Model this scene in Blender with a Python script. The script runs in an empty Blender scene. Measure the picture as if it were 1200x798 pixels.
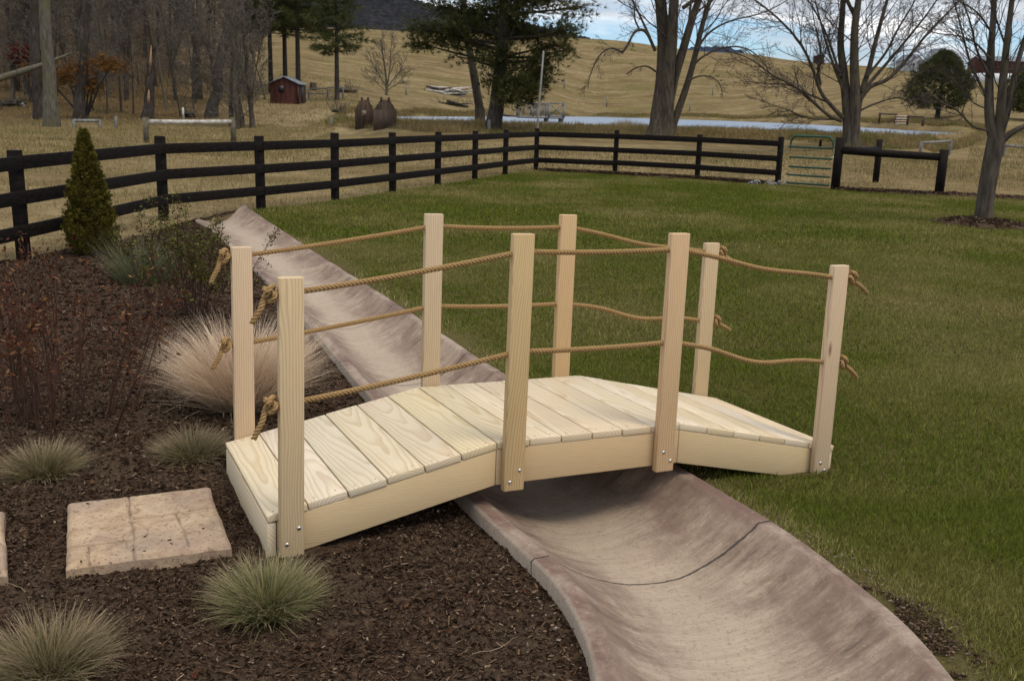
import bpy, math, random
import numpy as np
from mathutils import Vector, Matrix
random.seed(7); RNG = np.random.default_rng(7)
SC = bpy.context.scene
COL = SC.collection
PI = math.pi

# ------------------------------------------------------------------ camera model (pixels of a 1200 x 798 view)
EYE = 1.75; FPX, PITCH, ROLL = 1132.46, 0.2343, 0.0263
_fw = np.array([0, math.cos(PITCH), -math.sin(PITCH)]); _rt = np.array([1., 0, 0]); _up = np.cross(_rt, _fw)
RT = math.cos(ROLL)*_rt + math.sin(ROLL)*_up
UP = -math.sin(ROLL)*_rt + math.cos(ROLL)*_up
FW = _fw; CP = np.array([0, 0, EYE])
def ray(x, y): return FW + RT*(x-600)/FPX + UP*(399-y)/FPX
def gp(x, y, z=0.0):
    d = ray(x, y); return CP + d*((z-EYE)/d[2])
def pd(x, y, d):
    r = ray(x, y); return CP + r*(d/r[1])
def pxcol(X, Y):
    return 600 + FPX*(RT[0]*X + RT[1]*Y)/(FW[0]*X + FW[1]*Y)
def hor(px): return 128.9 + .0263*(px-600)

# ------------------------------------------------------------------ noise
def vnoise(x, y, seed=0):
    x = np.asarray(x, float); y = np.asarray(y, float)
    xi = np.floor(x).astype(np.int64); yi = np.floor(y).astype(np.int64); xf = x-xi; yf = y-yi
    def h(a, b):
        n = (a*374761393 + b*668265263 + seed*974634777) & 0xffffffff
        n = ((n ^ (n >> 13))*1274126177) & 0xffffffff
        return ((n ^ (n >> 16)) & 0xffff)/65535.0
    u = xf*xf*(3-2*xf); v = yf*yf*(3-2*yf)
    return (h(xi, yi)*(1-u)+h(xi+1, yi)*u)*(1-v) + (h(xi, yi+1)*(1-u)+h(xi+1, yi+1)*u)*v
def fbm(x, y, o=4, seed=0):
    s = 0; a = .5; t = 0
    for i in range(o):
        s = s + a*vnoise(np.asarray(x)*2**i, np.asarray(y)*2**i, seed+i); t += a; a *= .5
    return s/t - .5
def sstep(a, b, x):
    t = np.clip((x-a)/(b-a), 0, 1); return t*t*(3-2*t)
def inpoly(x, y, poly):
    x = np.asarray(x); y = np.asarray(y); r = np.zeros(x.shape, bool); n = len(poly)
    for i in range(n):
        x1, y1 = poly[i][:2]; x2, y2 = poly[(i+1) % n][:2]
        c = ((y1 > y) != (y2 > y)) & (x < (x2-x1)*(y-y1)/((y2-y1) or 1e-9)+x1)
        r ^= c
    return r

# ------------------------------------------------------------------ object helpers
def tag(o, label=None, cat=None, group=None, kind=None):
    if label: o['label'] = label
    if cat: o['category'] = cat
    if group: o['group'] = group
    if kind: o['kind'] = kind
    return o
def empty(name, loc, label=None, cat=None, group=None, rz=0):
    o = bpy.data.objects.new(name, None); COL.objects.link(o)
    o.location = [float(v) for v in loc]; o.rotation_euler = (0, 0, rz); o.empty_display_size = .2
    return tag(o, label, cat, group)
class MB:
    """collects numpy pieces of geometry; build() links them as one mesh"""
    def __init__(s): s.V = []; s.F3 = []; s.F4 = []; s.FN = []; s.n = 0; s.A = {}
    def add(s, V, F3=None, F4=None, FN=None, **attrs):
        V = np.asarray(V, float).reshape(-1, 3); s.V.append(V)
        if F3 is not None and len(F3): s.F3.append(np.asarray(F3, np.int64)+s.n)
        if F4 is not None and len(F4): s.F4.append(np.asarray(F4, np.int64)+s.n)
        if FN: s.FN += [[i+s.n for i in f] for f in FN]
        for k, a in attrs.items(): s.A.setdefault(k, []).append((s.n, np.broadcast_to(np.asarray(a, float), (len(V),))))
        s.n += len(V); return s
    def box(s, c, size, M=None, **k):
        c = np.asarray(c, float); h = np.asarray(size, float)/2
        v = np.array([[x, y, z] for x in (-1, 1) for y in (-1, 1) for z in (-1, 1)])*h
        if M is not None: v = v @ np.asarray(M).T
        return s.add(v+c, F4=[[0, 1, 3, 2], [4, 6, 7, 5], [0, 4, 5, 1], [2, 3, 7, 6], [0, 2, 6, 4], [1, 5, 7, 3]], **k)
    def tube(s, P, R, n=6, cap=True, **k):
        P = np.asarray(P, float); m = len(P); R = np.broadcast_to(np.asarray(R, float), (m,))
        T = np.gradient(P, axis=0); T /= np.linalg.norm(T, axis=1)[:, None]+1e-12
        d = P[-1]-P[0]
        ref = np.array([0, 0, 1.]) if abs(d[2]) < .8*np.linalg.norm(d)+1e-9 else np.array([1., 0, 0])
        A = np.cross(T, ref); A /= np.linalg.norm(A, axis=1)[:, None]+1e-9; B = np.cross(T, A)
        th = np.arange(n)*2*PI/n
        V = P[:, None, :] + R[:, None, None]*(np.cos(th)[None, :, None]*A[:, None, :]+np.sin(th)[None, :, None]*B[:, None, :])
        i = np.arange(m-1)[:, None]*n; j = np.arange(n)[None, :]; j2 = (j+1) % n
        F = np.stack([i+j, i+j2, i+n+j2, i+n+j], -1).reshape(-1, 4)
        fn = [list(range(n))[::-1], list(range((m-1)*n, m*n))] if cap else None
        return s.add(V.reshape(-1, 3), F4=F, FN=fn, **k)
    def build(s, name, mat, parent=None, smooth=False, loc=None):
        V = np.concatenate(s.V); me = bpy.data.meshes.new(name)
        me.vertices.add(len(V)); me.vertices.foreach_set('co', V.astype(np.float32).ravel())
        idx = []; tot = []
        if s.F3: a = np.concatenate(s.F3); idx.append(a.ravel()); tot.append(np.full(len(a), 3))
        if s.F4: a = np.concatenate(s.F4); idx.append(a.ravel()); tot.append(np.full(len(a), 4))
        if s.FN: idx.append(np.array([i for f in s.FN for i in f])); tot.append(np.array([len(f) for f in s.FN]))
        idx = np.concatenate(idx).astype(np.int32); tot = np.concatenate(tot).astype(np.int32)
        st = np.concatenate([[0], np.cumsum(tot)[:-1]]).astype(np.int32)
        me.loops.add(len(idx)); me.loops.foreach_set('vertex_index', idx)
        me.polygons.add(len(tot)); me.polygons.foreach_set('loop_start', st); me.polygons.foreach_set('loop_total', tot)
        me.update(calc_edges=True); me.validate()
        for k, L in s.A.items():
            at = me.attributes.new(k, 'FLOAT', 'POINT'); arr = np.zeros(len(V), np.float32)
            for o, a in L: arr[o:o+len(a)] = a
            at.data.foreach_set('value', arr)
        if smooth: me.polygons.foreach_set('use_smooth', np.ones(len(tot), bool))
        if mat: me.materials.append(mat)
        o = bpy.data.objects.new(name, me); COL.objects.link(o)
        if parent: o.parent = parent
        if loc is not None: o.location = [float(v) for v in loc]
        return o
def bevel(o, w, seg=2):
    m = o.modifiers.new('bevel', 'BEVEL'); m.width = w; m.segments = seg; m.limit_method = 'ANGLE'; return o
def boxpart(name, c, size, mat, parent, bev=.003, rot=None):
    """a box with its own origin at its centre"""
    o = MB().box((0, 0, 0), size).build(name, mat, parent); o.location = [float(v) for v in c]
    if rot: o.rotation_euler = rot
    if bev: bevel(o, bev)
    return o
def copy_tree(o, parent=None):
    c = o.copy(); COL.objects.link(c)
    if parent: c.parent = parent
    for ch in [x for x in COL.objects if x.parent == o]: copy_tree(ch, c)
    return c

# ------------------------------------------------------------------ material helpers
class NT:
    def __init__(s, name):
        s.m = bpy.data.materials.new(name); s.m.use_nodes = True; s.t = s.m.node_tree; s.t.nodes.clear()
        s.out = s.t.nodes.new('ShaderNodeOutputMaterial')
    def n(s, typ, ins=None, **props):
        nd = s.t.nodes.new('ShaderNode'+typ)
        for k, v in props.items(): setattr(nd, k, v)
        for k, v in (ins or {}).items():
            if isinstance(v, bpy.types.NodeSocket): s.t.links.new(v, nd.inputs[k])
            else: nd.inputs[k].default_value = v
        return nd
    def math(s, op, a, b=0.0, c=None):
        i = {0: a, 1: b}
        if c is not None: i[2] = c
        return s.n('Math', i, operation=op).outputs[0]
    def mix(s, f, a, b):
        nd = s.t.nodes.new('ShaderNodeMix'); nd.data_type = 'RGBA'
        for k, v in ((0, f), (6, a), (7, b)):
            if isinstance(v, bpy.types.NodeSocket): s.t.links.new(v, nd.inputs[k])
            else: nd.inputs[k].default_value = v if k == 0 else (*v, 1) if len(v) == 3 else v
        return nd.outputs[2]
    def ramp(s, f, stops):
        nd = s.t.nodes.new('ShaderNodeValToRGB'); s.t.links.new(f, nd.inputs[0]); e = nd.color_ramp.elements
        while len(e) < len(stops): e.new(.5)
        for el, (p, c) in zip(e, stops): el.position = p; el.color = (*c, 1) if hasattr(c, '__len__') else (c, c, c, 1)
        return nd.outputs[0]
    def noise(s, vec, scale, detail=4, rough=.55, dist=0):
        i = {'Scale': scale, 'Detail': detail, 'Roughness': rough, 'Distortion': dist}
        if vec is not None: i['Vector'] = vec
        return s.n('TexNoise', i).outputs[0]
    def coord(s, k='Object'): return s.n('TexCoord').outputs[k]
    def mapping(s, vec, scale=(1, 1, 1), loc=(0, 0, 0), rot=(0, 0, 0)):
        return s.n('Mapping', {'Vector': vec, 'Scale': scale, 'Location': loc, 'Rotation': rot}).outputs[0]
    def attr(s, name): return s.n('Attribute', attribute_name=name).outputs['Fac']
    def bump(s, h, strength=.3, dist=.01): return s.n('Bump', {'Height': h, 'Strength': strength, 'Distance': dist}).outputs[0]
    def bsdf(s, col, rough=.8, normal=None, spec=.3, **k):
        i = {'Roughness': rough, 'Specular IOR Level': spec}
        if isinstance(col, bpy.types.NodeSocket): i['Base Color'] = col
        else: i['Base Color'] = (*col, 1)
        if normal is not None: i['Normal'] = normal
        i.update(k); b = s.n('BsdfPrincipled', i)
        s.t.links.new(b.outputs[0], s.out.inputs[0]); return s.m
    def leafy(s, col, rough=.7, trans=.35):
        b = s.n('BsdfPrincipled', {'Roughness': rough, 'Specular IOR Level': .05, 'Base Color': col})
        t = s.n('BsdfTranslucent', {'Color': col})
        mx = s.n('MixShader', {0: trans, 1: b.outputs[0], 2: t.outputs[0]})
        s.t.links.new(mx.outputs[0], s.out.inputs[0]); return s.m

def simple(name, c1, c2, scale=8, rough=.8, bump=.3, stretch=(1, 1, 1), detail=5, spec=.25, dist=.01, contrast=(.35, .65), **k):
    n = NT(name); v = n.mapping(n.coord(), stretch); f = n.noise(v, scale, detail)
    return n.bsdf(n.ramp(f, [(contrast[0], c1), (contrast[1], c2)]), rough, n.bump(f, bump, dist) if bump else None, spec, **k)
def blade_mat(name, stops, tips=None, vary=.35, noise_scale=.6, patch=None, patch_lim=(.45, .62), trans=.3):
    """blades: colour from per-blade tint, tips from 't' along the blade, patches from ground noise"""
    n = NT(name); c = n.ramp(n.attr('tint'), stops)
    if patch:
        f = n.noise(n.coord(), noise_scale, 4, .6); f2 = n.ramp(f, [(patch_lim[0], 0.), (patch_lim[1], 1.)])
        c = n.mix(f2, c, n.ramp(n.attr('tint'), patch))
    if tips: c = n.mix(n.math('POWER', n.attr('t'), 1.6), c, n.ramp(n.attr('tint'), tips))
    return n.leafy(c, .75, trans)
def wood(name, light, dark, rand=.06, ob=.0, oc=.08, period=.012, tint=(.9, .72, .5), along=0, knots=True, greyer=None):
    """sawn pine: growth rings cut by the board, pith offset differing from board to board; grain along local axis `along`"""
    n = NT(name); co = n.coord()
    rnd = n.n('ObjectInfo').outputs['Random']
    def rv(k): return n.math('FRACT', n.math('MULTIPLY', rnd, k))
    sp = n.n('SeparateXYZ', {0: co}); ax = [sp.outputs[i] for i in range(3)]
    a = ax[along]; b, c = [ax[i] for i in range(3) if i != along]
    if along == 2: b, c = ax[0], ax[1]
    sh = n.n('CombineXYZ', {0: n.math('MULTIPLY', rv(37.3), 40.), 1: n.math('MULTIPLY', rv(91.7), 40.), 2: 0.})
    va = n.n('VectorMath', {0: co, 1: sh.outputs[0]}, operation='ADD').outputs[0]
    sc = [6, 6, 6]; sc[along] = 1.6
    w1 = n.math('SUBTRACT', n.noise(n.mapping(va, tuple(sc)), 1.0, 2), .5)
    w2 = n.math('SUBTRACT', n.noise(n.mapping(va, tuple(sc), (3.3, 7.1, 1.9)), 1.0, 2), .5)
    tb = n.math('MULTIPLY', n.math('SUBTRACT', rv(13.1), .5), .10); tc = n.math('MULTIPLY', n.math('SUBTRACT', rv(57.9), .5), .14)
    B = n.math('ADD', n.math('ADD', b, n.math('MULTIPLY_ADD', a, tb, n.math('MULTIPLY', w1, .05))),
               n.math('MULTIPLY_ADD', n.math('SUBTRACT', rv(23.7), .5), rand*2, ob))
    C = n.math('ADD', n.math('ADD', c, n.math('MULTIPLY_ADD', a, tc, n.math('MULTIPLY', w2, .05))),
               n.math('MULTIPLY_ADD', n.math('SUBTRACT', rv(71.9), .5), rand, oc))
    r = n.math('SQRT', n.math('ADD', n.math('MULTIPLY', B, B), n.math('MULTIPLY', C, C)))
    fr = n.math('FRACT', n.math('DIVIDE', r, period))
    ring = n.ramp(fr, [(0., 0.), (.45, .12), (.78, .85), (.9, 1.), (1., .0)])
    sc = [220, 220, 220]; sc[along] = 9
    fib = n.noise(n.mapping(va, tuple(sc)), 1., 3, .6)
    sc = [4, 4, 4]; sc[along] = 1.2
    big = n.noise(n.mapping(va, tuple(sc)), 1., 3, .6)
    amt = n.math('MULTIPLY', ring, n.math('MULTIPLY_ADD', big, 1.1, .12))
    col = n.mix(amt, light, dark)
    col = n.mix(n.math('MULTIPLY', n.ramp(big, [(.5, 0.), (.72, 1.)]), .45), col, tint)
    # knots: rare dark eyes with a lighter halo
    sk_ = [5.5, 5.5, 5.5]; sk_[along] = 1.7
    vo = n.n('TexVoronoi', {'Vector': n.mapping(va, tuple(sk_)), 'Scale': 1.0}); ds_ = n.math('ADD', vo.outputs['Distance'], n.math('MULTIPLY', w1, .06))
    kr = n.math('GREATER_THAN', n.n('SeparateColor', {0: vo.outputs['Color']}).outputs[0], .62)
    col = n.mix(n.math('MULTIPLY', kr, n.ramp(ds_, [(.03, .9), (.09, .0)])), col, (.20, .10, .045))
    if greyer: col = n.mix(n.math('MULTIPLY', rv(43.3), .5), col, greyer)
    col = n.mix(n.math('MULTIPLY', n.ramp(fib, [(.3, 1.), (.6, 0.)]), .16), col, tuple(x*.62 for x in dark))
    hs = n.n('HueSaturation', {'Color': col, 'Hue': n.math('MULTIPLY_ADD', rv(83.3), .012, .492), 'Value': n.math('MULTIPLY_ADD', rv(17.7), .2, .88), 'Saturation': n.math('MULTIPLY_ADD', rv(29.9), .25, .88)})
    h = n.math('ADD', n.math('MULTIPLY', fib, .6), n.math('MULTIPLY', ring, .25))
    return n.bsdf(hs.outputs[0], .62, n.bump(h, .25, .002), .3)

M = {}
M['deck'] = wood('pine_deck', (.63, .52, .355), (.46, .325, .175), tint=(.60, .475, .30), along=1, rand=.09, oc=.09, period=.014)
M['post'] = wood('pine_post', (.57, .415, .24), (.37, .235, .108), tint=(.62, .41, .25), along=2, rand=.10, ob=.22, oc=.10, period=.0105)
M['beam'] = wood('pine_beam', (.59, .43, .235), (.39, .25, .11), tint=(.57, .415, .22), along=0, rand=.08, ob=.02, oc=.25, period=.009)
M['steel'] = NT('bolt_steel').bsdf((.55, .54, .52), .28, None, .5, Metallic=1.0)
def rope_mat():
    n = NT('manila_rope'); f = n.noise(n.coord(), 260, 3)
    f2 = n.noise(n.coord(), 12, 2)
    c = n.ramp(f, [(.3, (.17, .095, .035)), (.7, (.40, .25, .105))])
    return n.bsdf(n.mix(n.math('MULTIPLY', f2, .4), c, (.36, .235, .11)), .9, n.bump(f, .6, .002), .1)
M['rope'] = rope_mat()
M['fence'] = simple('black_stained_board', (.0065, .005, .0042), (.017, .013, .0108), 9, .7, .25, (1, 1, 5), spec=.06)
M['gate'] = NT('green_gate_paint').bsdf((.006, .046, .021), .5, None, .4)
def swale_mat():
    n = NT('stained_concrete'); co = n.coord(); ac = n.attr('across'); al = n.attr('along')
    v = n.n('CombineXYZ', {0: n.math('MULTIPLY', ac, 1.3), 1: n.math('MULTIPLY', al, 1.0), 2: 0.}).outputs[0]
    st = n.noise(n.mapping(v, (1.7, 6., 1), rot=(0, 0, .35)), 1.5, 12, .76, .25)      # brush streaks across the trough
    bl = n.noise(n.mapping(v, (1.6, 1., 1)), 1.7, 12, .72, .2)
    fine = n.noise(co, 90, 4, .7); grit = n.noise(co, 34, 6, .8); scr = n.noise(n.mapping(v, (2.2, 60., 1), rot=(0, 0, .25)), 1.2, 5, .75, .4)
    col = n.ramp(st, [(.36, (.115, .078, .058)), (.49, (.25, .18, .128)), (.62, (.36, .275, .198))])
    col = n.mix(n.ramp(bl, [(.46, 0.), (.62, .75)]), col, (.165, .105, .078))
    cen = n.math('ABSOLUTE', n.math('SUBTRACT', ac, .5))
    pale = n.ramp(n.math('ADD', cen, n.math('MULTIPLY', n.math('SUBTRACT', bl, .5), .35)), [(.08, .75), (.3, 0.)])
    col = n.mix(pale, col, (.40, .315, .228))
    rim = n.ramp(n.math('ADD', cen, n.math('MULTIPLY', n.math('SUBTRACT', st, .5), .05)), [(.40, 0.), (.452, .8)])
    col = n.mix(rim, col, n.ramp(bl, [(.40, (.33, .255, .19)), (.55, (.14, .08, .062))]))
    col = n.mix(n.ramp(cen, [(.484, 0.), (.494, .8)]), col, (.31, .25, .19))
    col = n.mix(n.ramp(fine, [(.33, .5), (.45, 0.)]), col, (.12, .09, .075))
    col = n.mix(n.ramp(scr, [(.36, .28), (.52, 0.)]), col, (.16, .105, .078)); col = n.mix(n.ramp(scr, [(.56, 0.), (.7, .2)]), col, (.46, .36, .25))
    col = n.mix(n.ramp(grit, [(.32, .7), (.46, 0.)]), col, (.16, .112, .08)); col = n.mix(n.ramp(grit, [(.58, 0.), (.72, .5)]), col, (.47, .37, .26))
    # sawn control joints
    jm = None
    wob = n.math('ADD', n.math('MULTIPLY', n.math('SUBTRACT', n.noise(co, 1.5, 2), .5), .10), n.math('MULTIPLY', n.math('SUBTRACT', n.noise(co, 30, 3), .5), .014))
    for k in JOINTS:
        d = n.math('ABSOLUTE', n.math('SUBTRACT', n.math('ADD', al, wob), k))
        j = n.math('LESS_THAN', d, .0065); jm = j if jm is None else n.math('MAXIMUM', jm, j)
    col = n.mix(n.math('MULTIPLY', jm, .85), col, (.035, .028, .026))
    h = n.math('SUBTRACT', n.math('ADD', n.math('ADD', n.math('MULTIPLY', fine, .5), n.math('MULTIPLY', grit, .7)), n.math('MULTIPLY', scr, .8)), n.math('MULTIPLY', jm, 2.))
    return n.bsdf(col, .78, n.bump(h, .45, .006), .15)
def bark(name, c1, c2, moss=None, sc=10):
    n = NT(name); f = n.noise(n.mapping(n.coord(), (1, 1, .22)), sc, 6, .65)
    c = n.ramp(f, [(.35, c1), (.66, c2)])
    if moss:
        g = n.noise(n.coord(), 1.3, 3); c = n.mix(n.ramp(g, [(.48, 0.), (.66, .7)]), c, moss)
    return n.bsdf(c, .9, n.bump(f, .8, .03), .05)
M['bark_grey'] = bark('grey_bark', (.034, .026, .02), (.105, .085, .066), (.075, .066, .035))
M['bark_dark'] = bark('dark_bark', (.026, .021, .018), (.08, .066, .055), (.036, .031, .02))
M['bark_pale'] = bark('pale_bark', (.055, .048, .036), (.145, .128, .098), (.10, .092, .045))
M['twig'] = simple('twig_bark', (.03, .022, .018), (.072, .056, .045), 6, .9, 0)
M['twig_grey'] = simple('grey_twig_bark', (.074, .060, .046), (.155, .127, .096), 6, .9, 0)
M['split'] = simple('split_wood', (.20, .11, .055), (.34, .20, .115), 9, .85, .3, (1, 1, .2))
M['needle'] = blade_mat('pine_needles', [(0., (.022, .027, .009)), (.6, (.07, .076, .024)), (1., (.16, .145, .055))], trans=.2)
M['arbor'] = blade_mat('arborvitae_scale', [(0., (.035, .03, .006)), (.6, (.11, .09, .016)), (1., (.21, .165, .034))], trans=.12)
M['needle_rust'] = blade_mat('dead_needles', [(0., (.06, .03, .01)), (.6, (.16, .075, .022)), (1., (.24, .13, .04))], trans=.15)
M['needle_red'] = blade_mat('red_leaves', [(0., (.06, .010, .008)), (1., (.17, .03, .02))], trans=.2)
M['dry_leaf'] = blade_mat('dry_leaf', [(0., (.045, .014, .009)), (.7, (.11, .038, .018)), (1., (.22, .12, .05))], trans=.15)
M['leaf_green'] = blade_mat('olive_leaf', [(0., (.05, .018, .012)), (.35, (.06, .05, .014)), (.85, (.085, .10, .025)), (1., (.2, .17, .03))], trans=.15)

# ------------------------------------------------------------------ layout of the near ground
SW_L = [(-4.75, 14.35), (-4.25, 13.45), (-3.2, 11.2), (-1.948, 8.436), (-1.014, 6.179), (-.62, 5.2), (-.203, 4.278), (.023, 3.827), (.176, 3.488), (.272, 3.137), (.298, 2.802), (.29, 2.4), (.22, 1.8), (.0, .8), (-.3, -.6), (-.6, -3)]
SW_R = [(-4.50, 16.1), (-3.42, 13.9), (-2.38, 11.57), (-1.135, 8.938), (-.029, 6.488), (.40, 5.66), (.895, 4.811), (1.12, 4.315), (1.313, 3.862), (1.426, 3.451), (1.492, 3.08), (1.50, 2.6), (1.47, 1.9), (1.30, .7), (1.0, -.9), (.75, -3.3)]
def crom(P, n=14):
    P = np.array(P, float); Q = np.vstack([2*P[0]-P[1], P, 2*P[-1]-P[-2]]); out = []
    for i in range(1, len(Q)-2):
        for k in range(n):
            t = k/n; a, b, c, d = Q[i-1:i+3]
            out.append(.5*((2*b)+(c-a)*t+(2*a-5*b+4*c-d)*t*t+(3*b-a-3*c+d)*t**3))
    out.append(P[-1]); return np.array(out)
CL, CR = crom(SW_L), crom(SW_R)
SWPOLY = [tuple(p) for p in CL] + [tuple(p) for p in CR[::-1]]
FL = [(-6.6, 4.2), (-6.0, 7.6), (-5.545, 10.821), (-5.25, 14.45), (-4.285, 16.329), (-3.399, 18.319), (-2.608, 20.6), (-1.821, 22.69), (-1.05, 24.72), (-.31, 26.927), (.58, 29.239)]
FR = [(.58, 29.239), (2.874, 28.6), (5.08, 27.5), (6.88, 25.75)]
HITCH = [(7.98, 24.45), (10.219, 23.601)]
_Wd = (CR-CL)/np.linalg.norm(CR-CL, axis=1)[:, None]*.04
LAWN = [tuple(p) for p in (CR-_Wd)[::-1] if p[1] < 15.8] + [(-4.55, 16.0)] + FL[4:] + FR[1:] + [(8.0, 24.6), (10.2, 23.3), (13, 22.6), (20, 20.4), (30, 17), (30, -6), (.8, -6)]
BED = [tuple(p) for p in CL+_Wd] + [(-.8, -6), (-12, -6), (-12, 8.6), (-6.6, 9.6), (-5.6, 10.9), (-5.0, 12.4), (-4.95, 14.2), (-4.75, 15.6), (-4.5, 16.1)]
def swdist(x, y):
    """signed offset from the trough's centre in half widths (for points near it)"""
    x = np.asarray(x, float); y = np.asarray(y, float); best = np.full(x.shape, 1e9)
    for e in (CL[::4], CR[::4]):
        for a, b in zip(e[:-1], e[1:]):
            ab = b-a; t = np.clip(((x-a[0])*ab[0]+(y-a[1])*ab[1])/(ab@ab), 0, 1)
            best = np.minimum(best, np.hypot(x-a[0]-t*ab[0], y-a[1]-t*ab[1]))
    return best
def ground0(x, y):
    x = np.asarray(x, float); y = np.asarray(y, float)
    s = sstep(6, 13, y)
    lawnside = inpoly(x, y, LAWN)
    z = np.where(lawnside, -.075, -.105)*(1-s)
    z = z - .05*np.exp(-((x-1.75)**2+(y-5.0)**2)/.7)
    return z + .02*fbm(x*.7, y*.7, 2, 3)*sstep(0, 2, np.abs(x)+y*0)

# far ground: profiles by bearing column, levels by distance
_cols = np.array([-900, 0, 180, 300, 345, 400, 480, 555, 620, 700, 850, 950, 1000, 1080, 1130, 1215, 1340, 2200.])
_dn = {400: 58, 480: 52, 555: 50, 620: 52, 700: 54, 850: 53, 950: 49, 1000: 46, 1080: 50, 1130: 61}
_df = {400: 66, 480: 84, 555: 98, 620: 135, 700: 160, 850: 142, 950: 113, 1000: 95, 1080: 76, 1130: 68}
_crest = dict(zip(_cols, [38, 38, 38, 40, 40, 40, 44, 47, 50, 53, 66, 78, 82, 87, 91, 92, 100, 110]))
_D = []; _Z = []
for c in _cols:
    cz = EYE+(hor(c)-_crest[c])*300/FPX
    if c <= 180: D = [30, 44, 52, 58, 66, 72, 78, 95, 160, 300, 450]; Z = [0, 0, .05, .1, .6, 1.1, 1.8, 4., 27, 55, 60]
    elif c <= 345: D = [30, 44, 52, 58, 66, 72, 78, 95, 160, 300, 450]; Z = [0, .02, .1, .2, .7, 1.2, 1.75, 2.6, 9.5, cz, cz-4]
    elif c <= 1130:
        n, f = _dn[c], _df[c]
        dd = f+38; D = [30, n-9, n-4.5, n, n+1.5, f-1.5, f+1, dd, (dd+300)/2, 300, 450]
        z6 = EYE+16*dd/FPX; Z = [0, .42, .8, 1.04, .45, .45, 1.2, z6, z6+(cz-z6)*.46, cz, cz-8]
    else: D = [30, 44, 52, 56, 60, 66, 72, 110, 200, 300, 450]; Z = [0, .4, .9, 1.1, 1.15, 1.2, 1.3, 3., 3.+(cz-3)*.45, cz, cz-8]
    _D.append(D); _Z.append(Z)
_D = np.array(_D, float); _Z = np.array(_Z, float)
WATER = .95
def terrain(x, y):
    x = np.atleast_1d(np.asarray(x, float)); y = np.atleast_1d(np.asarray(y, float))
    yy = np.maximum(y, 1.0)
    col = pxcol(x, yy); i = np.clip(np.searchsorted(_cols, col)-1, 0, len(_cols)-2)
    f = np.clip((col-_cols[i])/(_cols[i+1]-_cols[i]), 0, 1); f = f*f*(3-2*f)
    D = _D[i]*(1-f)[..., None]+_D[i+1]*f[..., None]; Z = _Z[i]*(1-f)[..., None]+_Z[i+1]*f[..., None]
    z = np.zeros_like(yy)
    for k in range(D.shape[-1]-1):
        m = (yy >= D[..., k]) & (yy < D[..., k+1]); t = (yy-D[..., k])/(D[..., k+1]-D[..., k])
        z = np.where(m, Z[..., k]+(Z[..., k+1]-Z[..., k])*t, z)
    z = np.where(yy >= D[..., -1], Z[..., -1]-(yy-D[..., -1])*.02, z)
    amp = np.clip((yy-34)/60, 0, 1)
    z = z + amp*fbm(x*.22, y*.22, 3, 5)*.18 + np.clip((yy-150)/150, 0, 1)*fbm(x*.02, y*.02, 2, 9)*1.2
    return np.where(y < 30, ground0(x, y), z)
def hz(x, y): return float(terrain(x, y)[0])
def hit(px, py, lo=2., hi=450):
    """first point of the ground seen through a pixel"""
    r = ray(px, py); ds = np.geomspace(lo, hi, 900); P = CP+r*(ds/r[1])[:, None]
    below = P[:, 2] < terrain(P[:, 0], P[:, 1])
    if not below.any(): d = hi
    else:
        k = int(np.argmax(below)); a, b = ds[max(k-1, 0)], ds[k]
        for _ in range(20):
            m = (a+b)/2; p = CP+r*(m/r[1])
            if p[2] < hz(p[0], p[1]): b = m
            else: a = m
        d = b
    p = CP+r*(d/r[1]); p[2] = hz(p[0], p[1]); return p
def at(px, d):
    """ground point on bearing px at forward distance d"""
    x = d*(px-600)/FPX*1.0
    for _ in range(6): x -= (pxcol(x, d)-px)*d/FPX
    return np.array([x, d, hz(x, d)])

# ------------------------------------------------------------------ camera, light, sky
cd = bpy.data.cameras.new('camera'); cam = bpy.data.objects.new('camera', cd); COL.objects.link(cam)
cd.sensor_width = 36; cd.lens = FPX/1200*36; cd.clip_end = 6000; cd.clip_start = .05
Mx = Matrix((RT.tolist(), UP.tolist(), (-FW).tolist())).transposed().to_4x4(); Mx.translation = CP.tolist()
cam.matrix_world = Mx; SC.camera = cam
cd.dof.use_dof = True; cd.dof.focus_distance = 4.5; cd.dof.aperture_fstop = 9.0
SUN_EL, SUN_AZ = math.radians(60), math.radians(125)      # azimuth clockwise from +Y (the view direction)
w = bpy.data.worlds.new('World'); SC.world = w; w.use_nodes = True; t = w.node_tree; t.nodes.clear()
def wn(typ, ins=None, **pr):
    nd = t.nodes.new('ShaderNode'+typ)
    for k, v in pr.items(): setattr(nd, k, v)
    for k, v in (ins or {}).items():
        if isinstance(v, bpy.types.NodeSocket): t.links.new(v, nd.inputs[k])
        else: nd.inputs[k].default_value = v
    return nd
sky = wn('TexSky'); sky.sky_type = 'NISHITA'; sky.sun_disc = False; sky.sun_elevation = SUN_EL; sky.sun_rotation = SUN_AZ; sky.altitude = 300
tc = wn('TexCoord').outputs['Generated']
sx = wn('SeparateXYZ', {0: tc})
zz = wn('Math', {0: wn('Math', {0: sx.outputs[2], 1: .0}, operation='MAXIMUM').outputs[0], 1: .16}, operation='ADD').outputs[0]
cv = wn('CombineXYZ', {0: wn('Math', {0: sx.outputs[0], 1: zz}, operation='DIVIDE').outputs[0], 1: wn('Math', {0: sx.outputs[1], 1: zz}, operation='DIVIDE').outputs[0], 2: 0.}).outputs[0]
cmap = wn('Mapping', {'Vector': cv, 'Location': (3.1, 1.7, 0), 'Scale': (.55, .8, 1)}).outputs[0]
n1 = wn('TexNoise', {'Vector': cmap, 'Scale': 1.25, 'Detail': 8., 'Roughness': .58, 'Distortion': .35}).outputs[0]
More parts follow.
